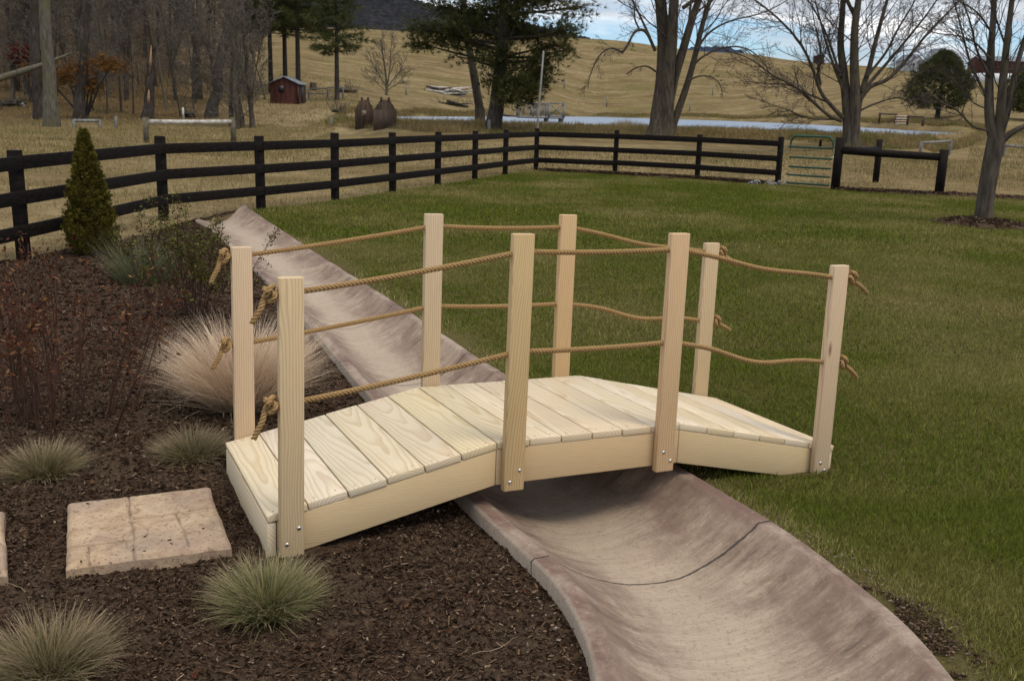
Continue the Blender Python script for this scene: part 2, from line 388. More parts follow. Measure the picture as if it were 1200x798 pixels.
n2 = wn('TexNoise', {'Vector': wn('Mapping', {'Vector': cv, 'Location': (9.1, 4.7, 0), 'Scale': (.5, .75, 1)}).outputs[0], 'Scale': 1.6, 'Detail': 6., 'Roughness': .55}).outputs[0]
def wramp(f, st):
    nd = t.nodes.new('ShaderNodeValToRGB'); t.links.new(f, nd.inputs[0]); e = nd.color_ramp.elements
    while len(e) < len(st): e.new(.5)
    for el, (p, c) in zip(e, st): el.position = p; el.color = (*c, 1)
    return nd.outputs[0]
cover = wramp(n1, [(.41, (0, 0, 0)), (.54, (1, 1, 1))])
cloudc = wramp(n2, [(.36, (3.1, 3.5, 4.2)), (.50, (5.6, 6.0, 6.5)), (.60, (10., 10.0, 10.0))])
mixw = t.nodes.new('ShaderNodeMix'); mixw.data_type = 'RGBA'
t.links.new(cover, mixw.inputs[0]); skb = t.nodes.new('ShaderNodeMix'); skb.data_type = 'RGBA'; skb.blend_type = 'MULTIPLY'; skb.inputs[0].default_value = 1.; skb.inputs[7].default_value = (.80, .97, 1.17, 1)
t.links.new(sky.outputs[0], skb.inputs[6]); t.links.new(skb.outputs[2], mixw.inputs[6]); 
zb = wn('Math', {0: wn('Math', {0: sx.outputs[2], 1: 0.}, operation='MAXIMUM').outputs[0], 1: 1.35, 2: .80}, operation='MULTIPLY_ADD').outputs[0]      # an overcast is brighter overhead than at the horizon
zc_ = wn('CombineXYZ', {0: zb, 1: zb, 2: wn('Math', {0: zb, 1: .95, 2: .05}, operation='MULTIPLY_ADD').outputs[0]}).outputs[0]
mm = t.nodes.new('ShaderNodeMix'); mm.data_type = 'RGBA'; mm.blend_type = 'MULTIPLY'; mm.clamp_result = False; mm.inputs[0].default_value = 1.
t.links.new(cloudc, mm.inputs[6]); t.links.new(zc_, mm.inputs[7]); t.links.new(mm.outputs[2], mixw.inputs[7])
bg = wn('Background', {'Color': mixw.outputs[2], 'Strength': .11}); t.links.new(bg.outputs[0], wn('OutputWorld').inputs[0])
sl = bpy.data.lights.new('sun', 'SUN'); sl.energy = 1.5; sl.angle = math.radians(20); sl.color = (1, .90, .74)
so = bpy.data.objects.new('sun', sl); COL.objects.link(so)
sd = Vector((math.sin(SUN_AZ)*math.cos(SUN_EL), math.cos(SUN_AZ)*math.cos(SUN_EL), math.sin(SUN_EL)))
so.rotation_euler = sd.to_track_quat('Z', 'Y').to_euler(); so.location = (0, 0, 30)
SC.view_settings.view_transform = 'Standard'; SC.view_settings.look = 'None'; SC.view_settings.exposure = 0.35; SC.view_settings.gamma = 1
SC.view_settings.use_curve_mapping = False
SC.render.engine = 'CYCLES'; SC.cycles.max_bounces = 6; SC.cycles.use_denoising = True

# ------------------------------------------------------------------ ground sheets
def sheet(xs, ys, zf, name, mat, keep=None, kind='structure'):
    X, Y = np.meshgrid(xs, ys); Z = zf(X.ravel(), Y.ravel()); V = np.stack([X.ravel(), Y.ravel(), Z], 1)
    nx, ny = len(xs), len(ys); i = np.arange(ny-1)[:, None]*nx+np.arange(nx-1)[None, :]
    F = np.stack([i, i+1, i+nx+1, i+nx], -1).reshape(-1, 4)
    if keep is not None:
        c = V[F].mean(1); F = F[keep(c[:, 0], c[:, 1])]
        u, inv = np.unique(F, return_inverse=True); V = V[u]; F = inv.reshape(-1, 4)
    return tag(MB().add(V, F4=F).build(name, mat, smooth=True), kind=kind)
def field_mat():
    n = NT('dry_field'); co = n.coord(); sp = n.n('SeparateXYZ', {0: co})
    f = n.noise(n.mapping(co, (.5, .9, 1)), .22, 6, .6, .3); g = n.noise(co, 2.8, 5, .7); b = n.noise(n.mapping(co, (.5, 1.6, 1)), .05, 4, .6)
    c = n.ramp(f, [(.32, (.12, .085, .04)), (.5, (.195, .143, .072)), (.68, (.26, .20, .108))])
    c = n.mix(n.ramp(b, [(.5, 0.), (.66, .65)]), c, (.115, .105, .035))
    c = n.mix(n.ramp(g, [(.36, .55), (.55, 0.)]), c, (.10, .072, .032))
    k1 = n.noise(n.mapping(co, (.3, .42, 1)), 1.5, 7, .75, .5); c = n.mix(n.ramp(k1, [(.36, .65), (.5, 0.)]), c, (.12, .082, .042))
    c = n.mix(n.ramp(n.noise(n.mapping(co, (.03, .16, 1)), 1., 5, .7), [(.58, 0.), (.66, .55)]), c, (.085, .06, .04))
    tf = n.noise(n.mapping(co, (.8, .5, 1)), 1.1, 6, .8); c = n.mix(n.ramp(tf, [(.38, .6), (.5, 0.)]), c, (.105, .075, .04)); c = n.mix(n.ramp(tf, [(.56, 0.), (.7, .5)]), c, (.34, .26, .14))
    # leaf litter under the woods: left bearings beyond the meadow
    ratio = n.math('DIVIDE', sp.outputs[0], sp.outputs[1])
    wl = n.math('ADD', ratio, n.math('MULTIPLY', n.math('SUBTRACT', f, .5), .16))
    wm = n.math('MULTIPLY', n.ramp(n.math('ADD', wl, 1.), [(.66, 1.), (.74, 0.)]), n.ramp(n.math('DIVIDE', sp.outputs[1], 100.), [(.58, 0.), (.66, 1.)]))
    lit = n.ramp(g, [(.3, (.05, .033, .018)), (.7, (.14, .09, .042))])
    lit = n.mix(n.ramp(n.math('DIVIDE', sp.outputs[1], 200.), [(.42, 0.), (.6, .8)]), lit, (.052, .04, .031))
    c = n.mix(wm, c, lit)
    return n.bsdf(c, .95, n.bump(n.math('ADD', g, f), .35, .10), .0)
M['field'] = field_mat()
def lawn_mat():
    n = NT('lawn_soil'); co = n.coord(); f = n.noise(co, .45, 5, .6); g = n.noise(co, 30, 4, .7)
    c = n.ramp(g, [(.3, (.05, .040, .016)), (.7, (.105, .085, .034))])
    c = n.mix(n.ramp(f, [(.46, 0.), (.64, .8)]), c, (.10, .085, .032))
    return n.bsdf(c, .95, n.bump(g, .8, .02), .0)
def mulch_mat():
    n = NT('bark_mulch'); co = n.coord(); g = n.noise(co, 45, 6, .72); b = n.noise(co, 2.4, 5, .65)
    c = n.ramp(g, [(.34, (.013, .008, .0055)), (.50, (.052, .031, .0195)), (.68, (.14, .088, .054))])
    c = n.mix(n.ramp(b, [(.45, 0.), (.62, .55)]), c, (.085, .058, .038))
    return n.bsdf(c, .92, n.bump(g, 1., .02), .03)
M['mulch'] = mulch_mat()
def near_z(x, y):
    z = terrain(x, y); inside = inpoly(x, y, LAWN) | inpoly(x, y, BED) | inpoly(x, y, SWPOLY)
    z = z - np.where(inside, .07, 0.0); return z - np.where(inpoly(x, y, SWPOLY), .45, 0)
sheet(np.linspace(-60, 60, 241), np.linspace(-20, 30.3, 130), near_z, 'field', M['field'])
# far field: bearing columns x distances
cols = np.concatenate([np.linspace(-2600, -100, 40), np.linspace(-90, 1290, 330), np.linspace(1300, 3200, 40)])
ds = np.concatenate([np.linspace(30, 62, 90), np.linspace(62.7, 175, 110), np.geomspace(178, 900, 60)])
XX = np.array([[d*(c-600)/FPX for c in cols] for d in ds]); YY = np.repeat(ds[:, None], len(cols), 1)
ZZ = terrain(XX.ravel(), YY.ravel()); V = np.stack([XX.ravel(), YY.ravel(), ZZ], 1)
i = np.arange(len(ds)-1)[:, None]*len(cols)+np.arange(len(cols)-1)[None, :]
tag(MB().add(V, F4=np.stack([i, i+1, i+len(cols)+1, i+len(cols)], -1).reshape(-1, 4)).build('hillside', M['field'], smooth=True), kind='structure')
M['lawn'] = lawn_mat()
_nr = lambda x, y: (x > -5.04) & (x < 3) & (y > 1.2) & (y < 16.2)
sheet(np.arange(-6, 30, .12), np.arange(-6, 29.6, .12), lambda x, y: terrain(x, y)-.004, 'lawn', M['lawn'], lambda x, y: inpoly(x, y, LAWN) & ~_nr(x, y))
sheet(np.arange(-5.16, 3.14, .04), np.arange(1.08, 16.34, .04), lambda x, y: terrain(x, y)-.006, 'lawn', M['lawn'], lambda x, y: inpoly(x, y, LAWN))
def bed_z(x, y):
    x = np.asarray(x, float); y = np.asarray(y, float); k = np.ones(x.shape); near = (x > -2.6) & (x < .6) & (y < 10)
    if near.any(): k[near] = np.clip(swdist(x[near], y[near])/.22, .12, 1)
    return terrain(x, y) + k*(.045*fbm(x*5, y*5, 4, 21) + .03*fbm(x*22, y*22, 2, 31)) - .012*(1-k)
sheet(np.concatenate([np.arange(-12, -3.6, .12), np.arange(-3.6, .6, .03)]), np.concatenate([np.arange(-6, 2.2, .12), np.arange(2.2, 7, .03), np.arange(7, 16.2, .08)]), bed_z, 'mulch_bed', M['mulch'], lambda x, y: inpoly(x, y, BED))

# pond: a sheet of grey ice/water between its banks
def pond_mat():
    n = NT('pond_water'); co = n.coord(); f = n.noise(n.mapping(co, (.5, 1.5, 1)), .8, 4); g = n.noise(n.mapping(co, (.4, 1.5, 1)), 5, 3)
    c = n.ramp(f, [(.35, (.10, .13, .165)), (.65, (.19, .225, .265))])
    return n.bsdf(c, .32, n.bump(g, .35, .05), .5)
pc = np.array([395, 440, 480, 520, 555, 590, 620, 660, 700, 780, 850, 900, 950, 1000, 1040, 1080, 1110, 1136.])
nn = np.interp(pc, sorted(_dn), [_dn[k] for k in sorted(_dn)])+.3; ff = np.interp(pc, sorted(_df), [_df[k] for k in sorted(_df)])
A = np.array([at(c, d) for c, d in zip(pc, nn)]); B = np.array([at(c, d) for c, d in zip(pc, ff)])
pv = []; pf = []
for k in range(len(pc)):
    for q in np.linspace(0, 1, 8): pv.append([*(A[k]*(1-q)+B[k]*q)[:2], WATER])
for k in range(len(pc)-1):
    for q in range(7): b = k*8+q; pf.append([b, b+8, b+9, b+1])
tag(MB().add(pv, F4=pf).build('pond_water', pond_mat()), kind='structure')

# mountains far behind
def mount(name, ridge, d, c1, c2, jag):
    n = NT(name+'_woods'); f = n.noise(n.mapping(n.coord(), (1, .3, 1)), .012, 6, .7); g = n.noise(n.mapping(n.coord(), (1, 1, .25)), .16, 5, .8)
    m = n.bsdf(n.mix(n.ramp(g, [(.38, 0.), (.62, 1.)]), n.ramp(f, [(.4, c1), (.6, c2)]), tuple(x*.45 for x in c1)), 1., n.bump(g, 1., 6), .0)
    px = np.arange(ridge[0][0], ridge[-1][0]+1, 2.5); ry = np.interp(px, [r[0] for r in ridge], [r[1] for r in ridge])
    rows = []
    for q, (dd, fr) in enumerate(((d*.72, -.25), (d*.8, .2), (d*.88, .52), (d*.94, .8), (d, 1.), (d*1.08, .8), (d*1.3, -.2))):
        row = []
        for a, b in zip(px, ry):
            z = (EYE+(hor(a)-b)*d/FPX)*fr + d*.012*float(fbm(a*.02, q*1.7, 3, 4))*(fr < 1) + (jag*(random.random()-.3) if fr == 1 else jag*(random.random()-.5))
            row.append([(a-600)/FPX*dd, dd, z])
        rows.append(row)
    V = np.array(rows).reshape(-1, 3); nx = len(px); i = np.arange(len(rows)-1)[:, None]*nx+np.arange(nx-1)[None, :]
    tag(MB().add(V, F4=np.stack([i, i+1, i+nx+1, i+nx], -1).reshape(-1, 4)).build(name, m, smooth=True), kind='structure')
mount('mountain', [(-900, -160), (-200, -90), (200, -40), (380, -12), (430, -3), (500, 15), (560, 28), (620, 38), (680, 52), (730, 66), (800, 90)], 1100, (.040, .041, .045), (.062, .06, .062), 3)
mount('haze_tinted_ridge', [(690, 90), (760, 68), (800, 60), (835, 61), (866, 72), (900, 92)], 1900, (.06, .085, .13), (.07, .10, .15), 5)  # blue of distance haze is put into this ridge's woods colour

# ------------------------------------------------------------------ concrete trough
vs = np.array([0, 0, .012, .03, .058, .068, .08, .1, .13, .17, .22, .28, .34, .4, .46, .5, .54, .6, .66, .72, .78, .83, .87, .9, .92, .932, .942, .97, .988, 1, 1.])
mid = (CL+CR)/2; seg = np.linalg.norm(np.diff(mid, axis=0), axis=1); AL = np.concatenate([[0], np.cumsum(seg)])
def along_of(px, py):
    p = gp(px, py, -.1)[:2]; k = np.argmin(np.linalg.norm(mid-p, axis=1)); return float(AL[k])
JOINTS = [along_of(785, 640), along_of(430, 372), along_of(395, 395)*0+along_of(470, 425), along_of(300, 300), along_of(345, 330)]
V = []; acr = []; alo = []
for k in range(len(mid)):
    W = CR[k]-CL[k]; far = max(0, 1-AL[k]/2.2)
    fl = float(sstep(6, 13, mid[k][1]))
    for j, v in enumerate(vs):
        p = CL[k]+W*v
        q = (v-.068)/(.932-.068)
        z = -.045+.062*fl
        if 0 < q < 1: z -= (.215*(1-fl*.5))*(1-abs(2*q-1)**2.2)
        if j in (0, len(vs)-1): z -= .22
        elif v <= .0 or v >= 1: z -= .012
        z += far**2*(.16*max(0, v-.55)+.02) + .004*math.sin(AL[k]*7+v*9)
        V.append([p[0], p[1], z]); acr.append(v); alo.append(AL[k])
nv = len(vs); i = np.arange(len(mid)-1)[:, None]*nv+np.arange(nv-1)[None, :]
sw = MB().add(V, F4=np.stack([i, i+1, i+nv+1, i+nv], -1).reshape(-1, 4)[:, ::-1], across=acr, along=alo)
tag(sw.build('concrete_swale', swale_mat(), smooth=True), kind='structure')

# ------------------------------------------------------------------ the bridge
g_, k_, th_ = -.0269, -.0275, .4417
bu = np.array([math.cos(th_)*math.cos(g_), math.sin(th_)*math.cos(g_), math.sin(g_)])
bn = np.array([-math.sin(th_)*math.cos(k_), math.cos(th_)*math.cos(k_), math.sin(k_)])
bup = np.cross(bu, bn); bup /= np.linalg.norm(bup); bn = np.cross(bup, bu)
bridge = bpy.data.objects.new('footbridge', None); COL.objects.link(bridge)
BM = Matrix((bu.tolist(), bn.tolist(), bup.tolist())).transposed().to_4x4(); BM.translation = (-.8952, 3.7373, 0)
bridge.matrix_world = BM
tag(bridge, 'new pale pine arched footbridge with post and rope railings spanning the concrete trough', 'footbridge')
def bw(s, w_, z): return np.array([-.8952, 3.7373, 0])+bu*s+bn*w_+bup*z
W0, W1 = .042, 1.109; S0, SB1, SB2, S3 = -.10, .945, 1.95, 2.985; SLP = .212; ZT = .297; TH = .034
def ztop(s): return ZT - SLP*max(0, SB1-s) - SLP*max(0, s-SB2)
ang = math.atan(SLP)
cuts = [S0]+[.075+.174*k for k in range(0, 5)]+[SB1]
edges = [(a, b) for a, b in zip(cuts[:-1], cuts[1:])]
m6 = np.linspace(SB1, SB2, 7); edges += list(zip(m6[:-1], m6[1:])); r6 = np.linspace(SB2, S3, 7); edges += list(zip(r6[:-1], r6[1:]))
nail0 = None
nail_mat = NT('nail_head').bsdf((.22, .17, .12), .5, None, .4)
for a, b in edges:
    c = (a+b)/2; rot = -ang if c < SB1 else (ang if c > SB2 else 0); L = (b-a)/math.cos(rot)-.0055
    j = random.uniform(-.004, .004)
    bo = boxpart('deck_board', (c, (W0+W1)/2+j, ztop(c)-TH/2*math.cos(rot)+random.uniform(-.0012, .0012)), (L, W1-W0, TH), M['deck'], bridge, .004, (0, rot, 0))
    for wy in (-(W1-W0)/2+.035, (W1-W0)/2-.035):
        for sx_ in (-.27, .27):
            if nail0 is None:
                th = np.arange(8)*2*PI/8; r = .0042
                nail0 = nl = MB().add(np.concatenate([np.stack([r*np.cos(th), r*np.sin(th), np.full(8, .0006)], 1), np.stack([r*np.cos(th), r*np.sin(th), np.full(8, -.02)], 1)]), FN=[list(range(8))], F4=[[k+8, (k+1) % 8+8, (k+1) % 8, k] for k in range(8)]).build('nail', nail_mat, bo)
            else: nl = nail0.copy(); COL.objects.link(nl); nl.parent = bo
            nl.location = (sx_*L+random.uniform(-.006, .006), wy+random.uniform(-.008, .008), TH/2)
# stringers: three straight lengths a side, mitred at the bends
SD = .172
def stringer(sa, sb, wy):
    za, zb = ztop(sa)-TH-.001, ztop(sb)-TH-.001; th = .042; c = ((sa+sb)/2, wy, (za+zb)/2-SD/2)
    v = [[s-c[0], y, z-c[2]] for s, zt in ((sa, za), (sb, zb)) for y in (-th/2, th/2) for z in (zt, zt-SD)]
    o = MB().add(v, F4=[[0, 1, 3, 2], [4, 6, 7, 5], [0, 4, 5, 1], [2, 3, 7, 6], [0, 2, 6, 4], [1, 5, 7, 3]]).build('stringer', M['beam'], bridge)
    o.location = c; bevel(o, .003)
for wy in (.066, 1.085):
    for sa, sb in ((S0+.045, SB1-.002), (SB1+.001, SB2-.001), (SB2+.002, S3-.045)): stringer(sa, sb, wy)
for s, nm in ((S0+.022, 1), (S3-.022, -1)):
    boxpart('end_board', (s, (W0+W1)/2, ztop(s)-TH-.085), (.038, W1-W0-.006, .162), M['deck'], bridge, .003)
PW, PT = .102, .040
SS = [0., 1.021, 1.85, 2.872]; POSTTOP = [1.081, 1.251, 1.251, 1.081]; POSTBOT = [-.10, .068, .068, -.10]
bolts = {0: ((.028, .025), (-.022, -.042)), 1: ((.026, .165), (-.022, .112)), 2: ((-.014, .17), (.03, .122)), 3: ((-.012, .005), (.018, -.04))}
def dome(r=.0095):
    mb = MB(); rings = 4; n = 12; V = []; F = []
    for a in range(rings):
        ph = a/rings*PI/2
        for b in range(n): V.append([r*math.cos(ph)*math.cos(2*PI*b/n), -r*.6*math.sin(ph), r*math.cos(ph)*math.sin(2*PI*b/n)])
    for a in range(rings-1):
        for b in range(n): F.append([a*n+b, a*n+(b+1) % n, (a+1)*n+(b+1) % n, (a+1)*n+b])
    return mb.add(V, F4=F, FN=[[(rings-1)*n+b for b in range(n)]])
for side, wy in ((0, PT/2), (1, 1.111+PT/2)):
    for k in range(4):
        zt, zb = POSTTOP[k], POSTBOT[k]; s = SS[k]+random.uniform(-.003, .003)
        p = boxpart('post', (s, wy, (zt+zb)/2), (PW, PT, zt-zb), M['post'], bridge, .005, (random.uniform(-.004, .004), random.uniform(-.005, .005), 0))
        if side == 0:
            for bx, bz in bolts[k]:
                d = dome().build('bolt', M['steel'], p, smooth=True); d.location = (bx, -PT/2, bz-(zt+zb)/2)
# three-strand rope
def strands(P, R=.0062, off=.0072, pitch=.052, mb=None, n=6):
    P = np.asarray(P, float); sl = np.linalg.norm(np.diff(P, axis=0), axis=1); S = np.concatenate([[0], np.cumsum(sl)])
    m = max(8, int(S[-1]/.0055)); q = np.linspace(0, S[-1], m); C = np.stack([np.interp(q, S, P[:, a]) for a in range(3)], 1)
    T = np.gradient(C, axis=0); T /= np.linalg.norm(T, axis=1)[:, None]+1e-9
    ref = np.array([.13, .98, .1]); A = np.cross(T, ref); A /= np.linalg.norm(A, axis=1)[:, None]+1e-9; B = np.cross(T, A)
    for k in range(3):
        ph = 2*PI*(q/pitch)+k*2*PI/3
        mb.tube(C+off*(np.cos(ph)[:, None]*A+np.sin(ph)[:, None]*B), R, n, True)
    return mb
ROPES = [(.02, [1.017, 1.172, 1.175, 1.013], 0), (.02, [.563, .722, .724, .559], 1), (1.131, [1.036, 1.186, 1.181, 1.022], 2), (1.131, [.587, .746, .732, .584], 3)]
for wy, hz_, ri in ROPES:
    pts = []
    for k in range(3):
        a, b = SS[k], SS[k+1]; sag = [.012, .012, .02][k]+.006*random.random()
        for q in np.linspace(0, 1, 26)[(0 if k == 0 else 1):]:
            z = hz_[k]*(1-q)+hz_[k+1]*q - sag*4*q*(1-q)*.7
            if k == 2: z += (.020 if ri in (1, 3) else .008)*math.sin(q*PI*2.6+.4)*math.sin(PI*q) - (.016 if ri == 1 else 0)*math.sin(PI*q)
            pts.append([a+(b-a)*q, wy+.012*math.sin(q*PI)*random.choice((1,)), z])
    pts[0][0] -= .062; pts[-1][0] += .062
    ro = strands(pts, mb=MB()).build('rope', M['rope'], bridge, smooth=True)
    for end, sg in ((pts[0], -1), (pts[-1], 1)):
        c = np.array(end)+[sg*.02, 0, 0]; kp = []
        tilt = random.uniform(-.5, .5)
        for q in np.linspace(0, 1, 60):                     # overhand knot
            a = q*2*PI*1.42+.3; r = .017+.009*math.cos(1.5*a)
            kp.append(c+np.array([sg*.016*math.sin(1.5*a+tilt), r*1.25*math.cos(a), r*1.25*math.sin(a)]))
        kp[0] = c-np.array([sg*.01, 0, 0])
        ln = random.uniform(.085, .115) if sg < 0 else random.uniform(.045, .07); dx = (.55 if sg < 0 else .95)*sg
        tail = [kp[-1], c+np.array([sg*.022, -.006, -.018]), c+np.array([dx*.065, -.012, -.02-ln*.42]), c+np.array([dx*.10, -.008, -.02-ln*.8]), c+np.array([dx*.125, -.004, -.02-ln*1.12])]
        tp = crom(np.array(tail), 8)
        mb = MB(); strands(kp, mb=mb, R=.0066, off=.0064, pitch=.055); strands(tp, mb=mb, pitch=.05)
        mb.build('knot', M['rope'], ro, smooth=True)
def foot(x, y):
    """True on the bridge's footprint at its two bearing ends"""
    dx, dy = x+.8952, y-3.7373; s = dx*bu[0]+dy*bu[1]; v = dx*bn[0]+dy*bn[1]
    return (s > S0-.01) & (s < S3+.01) & (v > -.005) & (v < 1.16) & ((s < .3) | (s > 2.6))

# ------------------------------------------------------------------ stepping slabs
def slab(name, pts, h, label, joints):
    n = NT('stamped_slab_stone'); co = n.coord(); f = n.noise(co, 9, 6, .65, .8); g = n.noise(co, 70, 4, .7); b = n.noise(co, 2.6, 3, .6)
    c = n.ramp(f, [(.3, (.25, .16, .095)), (.5, (.385, .265, .16)), (.7, (.46, .34, .215))])
    c = n.mix(n.ramp(b, [(.45, 0.), (.65, .55)]), c, (.21, .145, .115)); c = n.mix(n.ramp(g, [(.34, .8), (.43, 0.)]), c, (.07, .05, .036)); c = n.mix(n.ramp(n.noise(co, 26, 5, .75), [(.36, .7), (.44, 0.)]), c, (.13, .09, .062))
    c = n.mix(n.math('MULTIPLY', n.attr('joint'), .62), c, (.07, .045, .032))
    m = n.bsdf(c, .8, n.bump(n.math('ADD', g, n.math('MULTIPLY', f, 1.5)), .5, .008), .25)
    P = np.array(pts); c0 = P.mean(0); z0 = float(bed_z(np.array([c0[0]]), np.array([c0[1]]))[0])
    root = empty(name, (c0[0], c0[1], z0-.03), label, 'stepping slab')
    NU, NV = 120, 90; mb = MB(); V = []; JA = []
    def q(u, v): return (P[0]*(1-u)+P[1]*u)*(1-v)+(P[3]*(1-u)+P[2]*u)*v
    for a in range(NV+1):
        for b_ in range(NU+1):
            u, v = b_/NU, a/NV; p = q(u, v)-c0; e = min(u*1.0, 1-u, v*.8, (1-v)*.8)
            z = h+.03 - .018*max(0, 1-e/.035)**2 + .005*float(fbm(p[0]*6+3, p[1]*6, 3, 77))
            ja = 0.
            for (ju, jv, du, dv, ln) in joints:
                rel = (u-ju)*du+(v-jv)*dv; perp = abs((u-ju)*dv-(v-jv)*du)+.006*float(fbm(u*20, v*20, 2, 5))
                if 0 <= rel <= ln: z -= .008*max(0, 1-perp/.010); ja = max(ja, min(1, 1.6*max(0, 1-perp/.010))*(.55+.9*float(fbm(u*9, v*9, 2, 19))+.25))
            wob = .012*np.array([float(fbm(u*7, v*7, 2, 11)), float(fbm(u*7, v*7, 2, 12))])
            V.append([p[0]+wob[0], p[1]+wob[1], z]); JA.append(ja)
    i = np.arange(NV)[:, None]*(NU+1)+np.arange(NU)[None, :]; F = np.stack([i, i+1, i+NU+2, i+NU+1], -1).reshape(-1, 4)
    mb.add(V, F4=F, joint=JA)
    ring = [b_ for b_ in range(NU+1)]+[a*(NU+1)+NU for a in range(1, NV+1)]+[NV*(NU+1)+b_ for b_ in range(NU-1, -1, -1)]+[a*(NU+1) for a in range(NV-1, 0, -1)]
    rv = [[V[k][0]*1.012, V[k][1]*1.012, -.05] for k in ring]; n0 = len(ring); sk = [V[k] for k in ring]+rv
    mb.add(sk, F4=[[a, a+n0, (a+1) % n0+n0, (a+1) % n0] for a in range(n0)], joint=0.)
    mb.build('stone', m, root, smooth=True)
sl1 = [gp(78, 661, -.045)[:2], gp(271, 636, -.045)[:2], gp(246, 567, -.045)[:2], gp(78, 586, -.045)[:2]]
slab('stepping_slab', sl1, .05, 'square tan stamped concrete stepping slab with broken joints in the dark mulch', [(.40, 0, .02, 1, 1.), (0, .26, 1, -.02, .40), (.13, 0, 0, 1, .24), (.40, .56, 1, .08, .6), (.74, .05, -.05, 1, .55)])
sl2 = [(-2.42, 3.36), gp(8, 671, -.05)[:2], gp(5, 598, -.05)[:2], (-2.75, 3.92)]
slab('stepping_slab', sl2, .05, 'tan stepping slab cut off by the left edge of the photo', [(0, .66, 1, 0, 1.)])

# ------------------------------------------------------------------ blades and clumps
def blades(P, H, Wd, theta, az, droop, nseg, tint, yaw=None, mb=None):
    """grass blades as tapering strips; theta lean from vertical, droop extra lean towards the tip"""
    N = len(P); t = np.linspace(0, 1, nseg+1)
    th = theta[:, None]+droop[:, None]*t[None, :]
    dl = (H/nseg)[:, None]
    hx = np.cumsum(np.sin(th)*dl, 1)-np.sin(th)*dl; hzv = np.cumsum(np.cos(th)*dl, 1)-np.cos(th)*dl
    D = np.stack([np.cos(az), np.sin(az), np.zeros(N)], 1); ya = az+PI/2 if yaw is None else yaw
    Sd = np.stack([np.cos(ya), np.sin(ya), np.zeros(N)], 1)
    C = P[:, None, :]+hx[..., None]*D[:, None, :]; C[..., 2] += hzv
    wv = (Wd[:, None]*(1-t[None, :]**1.5)/2)
    L = C-wv[..., None]*Sd[:, None, :]; R_ = C+wv[..., None]*Sd[:, None, :]
    V = np.empty((N, 2*nseg+1, 3)); V[:, 0:2*nseg:2] = L[:, :-1]; V[:, 1:2*nseg:2] = R_[:, :-1]; V[:, -1] = C[:, -1]
    tv = np.empty((N, 2*nseg+1)); tv[:, 0:2*nseg:2] = t[:-1]; tv[:, 1:2*nseg:2] = t[:-1]; tv[:, -1] = 1
    b = (np.arange(N)*(2*nseg+1))[:, None]
    F3 = np.concatenate([b+2*nseg-2, b+2*nseg-1, b+2*nseg], 1)
    F4 = np.concatenate([np.concatenate([b+2*k, b+2*k+1, b+2*k+3, b+2*k+2], 1) for k in range(nseg-1)]) if nseg > 1 else None
    mb = mb or MB()
    mb.add(V.reshape(-1, 3), F3=F3, F4=F4, tint=np.repeat(tint, 2*nseg+1), t=tv.ravel()); return mb
U = RNG.uniform
def clump(n, r0, L, thmax, droop, wd, nseg=4, sq=1.0):
    az = U(0, 2*PI, n); rr = r0*np.sqrt(U(0, 1, n)); th = thmax*(rr/r0)*.7+U(0, .3*thmax, n)
    a2 = az+RNG.normal(0, .55, n); th = np.clip(th+RNG.normal(0, .16, n), 0, 1.6)
    P = np.stack([rr*np.cos(az), rr*np.sin(az)*sq, np.zeros(n)], 1)
    return blades(P, U(L[0], L[1], n), np.full(n, wd)*U(.7, 1.3, n), th, a2, U(droop*.3, droop, n), nseg, U(0, 1, n), yaw=U(0, PI, n))
M['fescue'] = blade_mat('fescue_blades', [(0., (.055, .058, .013)), (.4, (.13, .125, .034)), (.65, (.19, .145, .062)), (1., (.27, .18, .085))], tips=[(0., (.19, .15, .09)), (1., (.42, .31, .21))], trans=.25)
M['fescue_green'] = blade_mat('green_fescue_blades', [(0., (.05, .07, .012)), (.5, (.135, .165, .03)), (.75, (.19, .165, .06)), (1., (.29, .21, .095))], tips=[(0., (.19, .17, .085)), (1., (.44, .34, .22))], trans=.25)
M['tan_grass'] = blade_mat('tan_grass_blades', [(0., (.28, .18, .10)), (.5, (.48, .345, .215)), (1., (.66, .50, .34))], tips=[(0., (.66, .48, .33)), (1., (.88, .71, .53))], trans=.25)
M['stem_grass'] = blade_mat('grey_green_stems', [(0., (.04, .055, .025)), (.6, (.085, .11, .055)), (1., (.2, .17, .09))], tips=[(0., (.1, .11, .06)), (1., (.24, .2, .11))], trans=.2)
def gtuft(px, py, n, r0, L, thmax, droop, wd, mat, label, seed, name='fescue_clump', cat='grass clump', group='blue fescue clumps in the mulch'):
    p = gp(px, py, -.10 if py > 400 else -.05); p[2] = hz(p[0], p[1])-.01
    root = empty(name, p, label, cat, group)
    clump(n, r0, L, thmax, droop, wd).build('blades', M[mat], root)
    return root
gtuft(314, 712, 2100, .105, (.10, .26), 1.0, 1.1, 0.0044, 'fescue_green', 'greenest round fescue clump right beside the near end of the wooden bridge', 1)
gtuft(58, 786, 2100, .11, (.11, .26), 1.05, 1.1, 0.0044, 'fescue', 'large straw tipped fescue clump at the bottom left corner of the bed', 2)
gtuft(50, 552, 1600, .12, (.11, .22), 1.2, .9, .0044, 'fescue', 'low brownish fescue clump beneath the bare reddish shrub', 3)
gtuft(226, 532, 1600, .12, (.10, .21), 1.2, .9, .0044, 'fescue', 'flattened fescue clump in front of the big tan ornamental grass', 4)
gtuft(288, 474, 6000, .19, (.24, .70), .8, .95, .0042, 'tan_grass', 'big dry tan ornamental grass mound behind the bridge corner post', 5, 'ornamental_grass', 'ornamental grass', None)
gtuft(168, 330, 1100, .24, (.22, .68), .75, .5, .004, 'stem_grass', 'wispy grey green grass plant between the cone evergreen and the leafy shrub', 6, 'wispy_plant', 'plant', None)

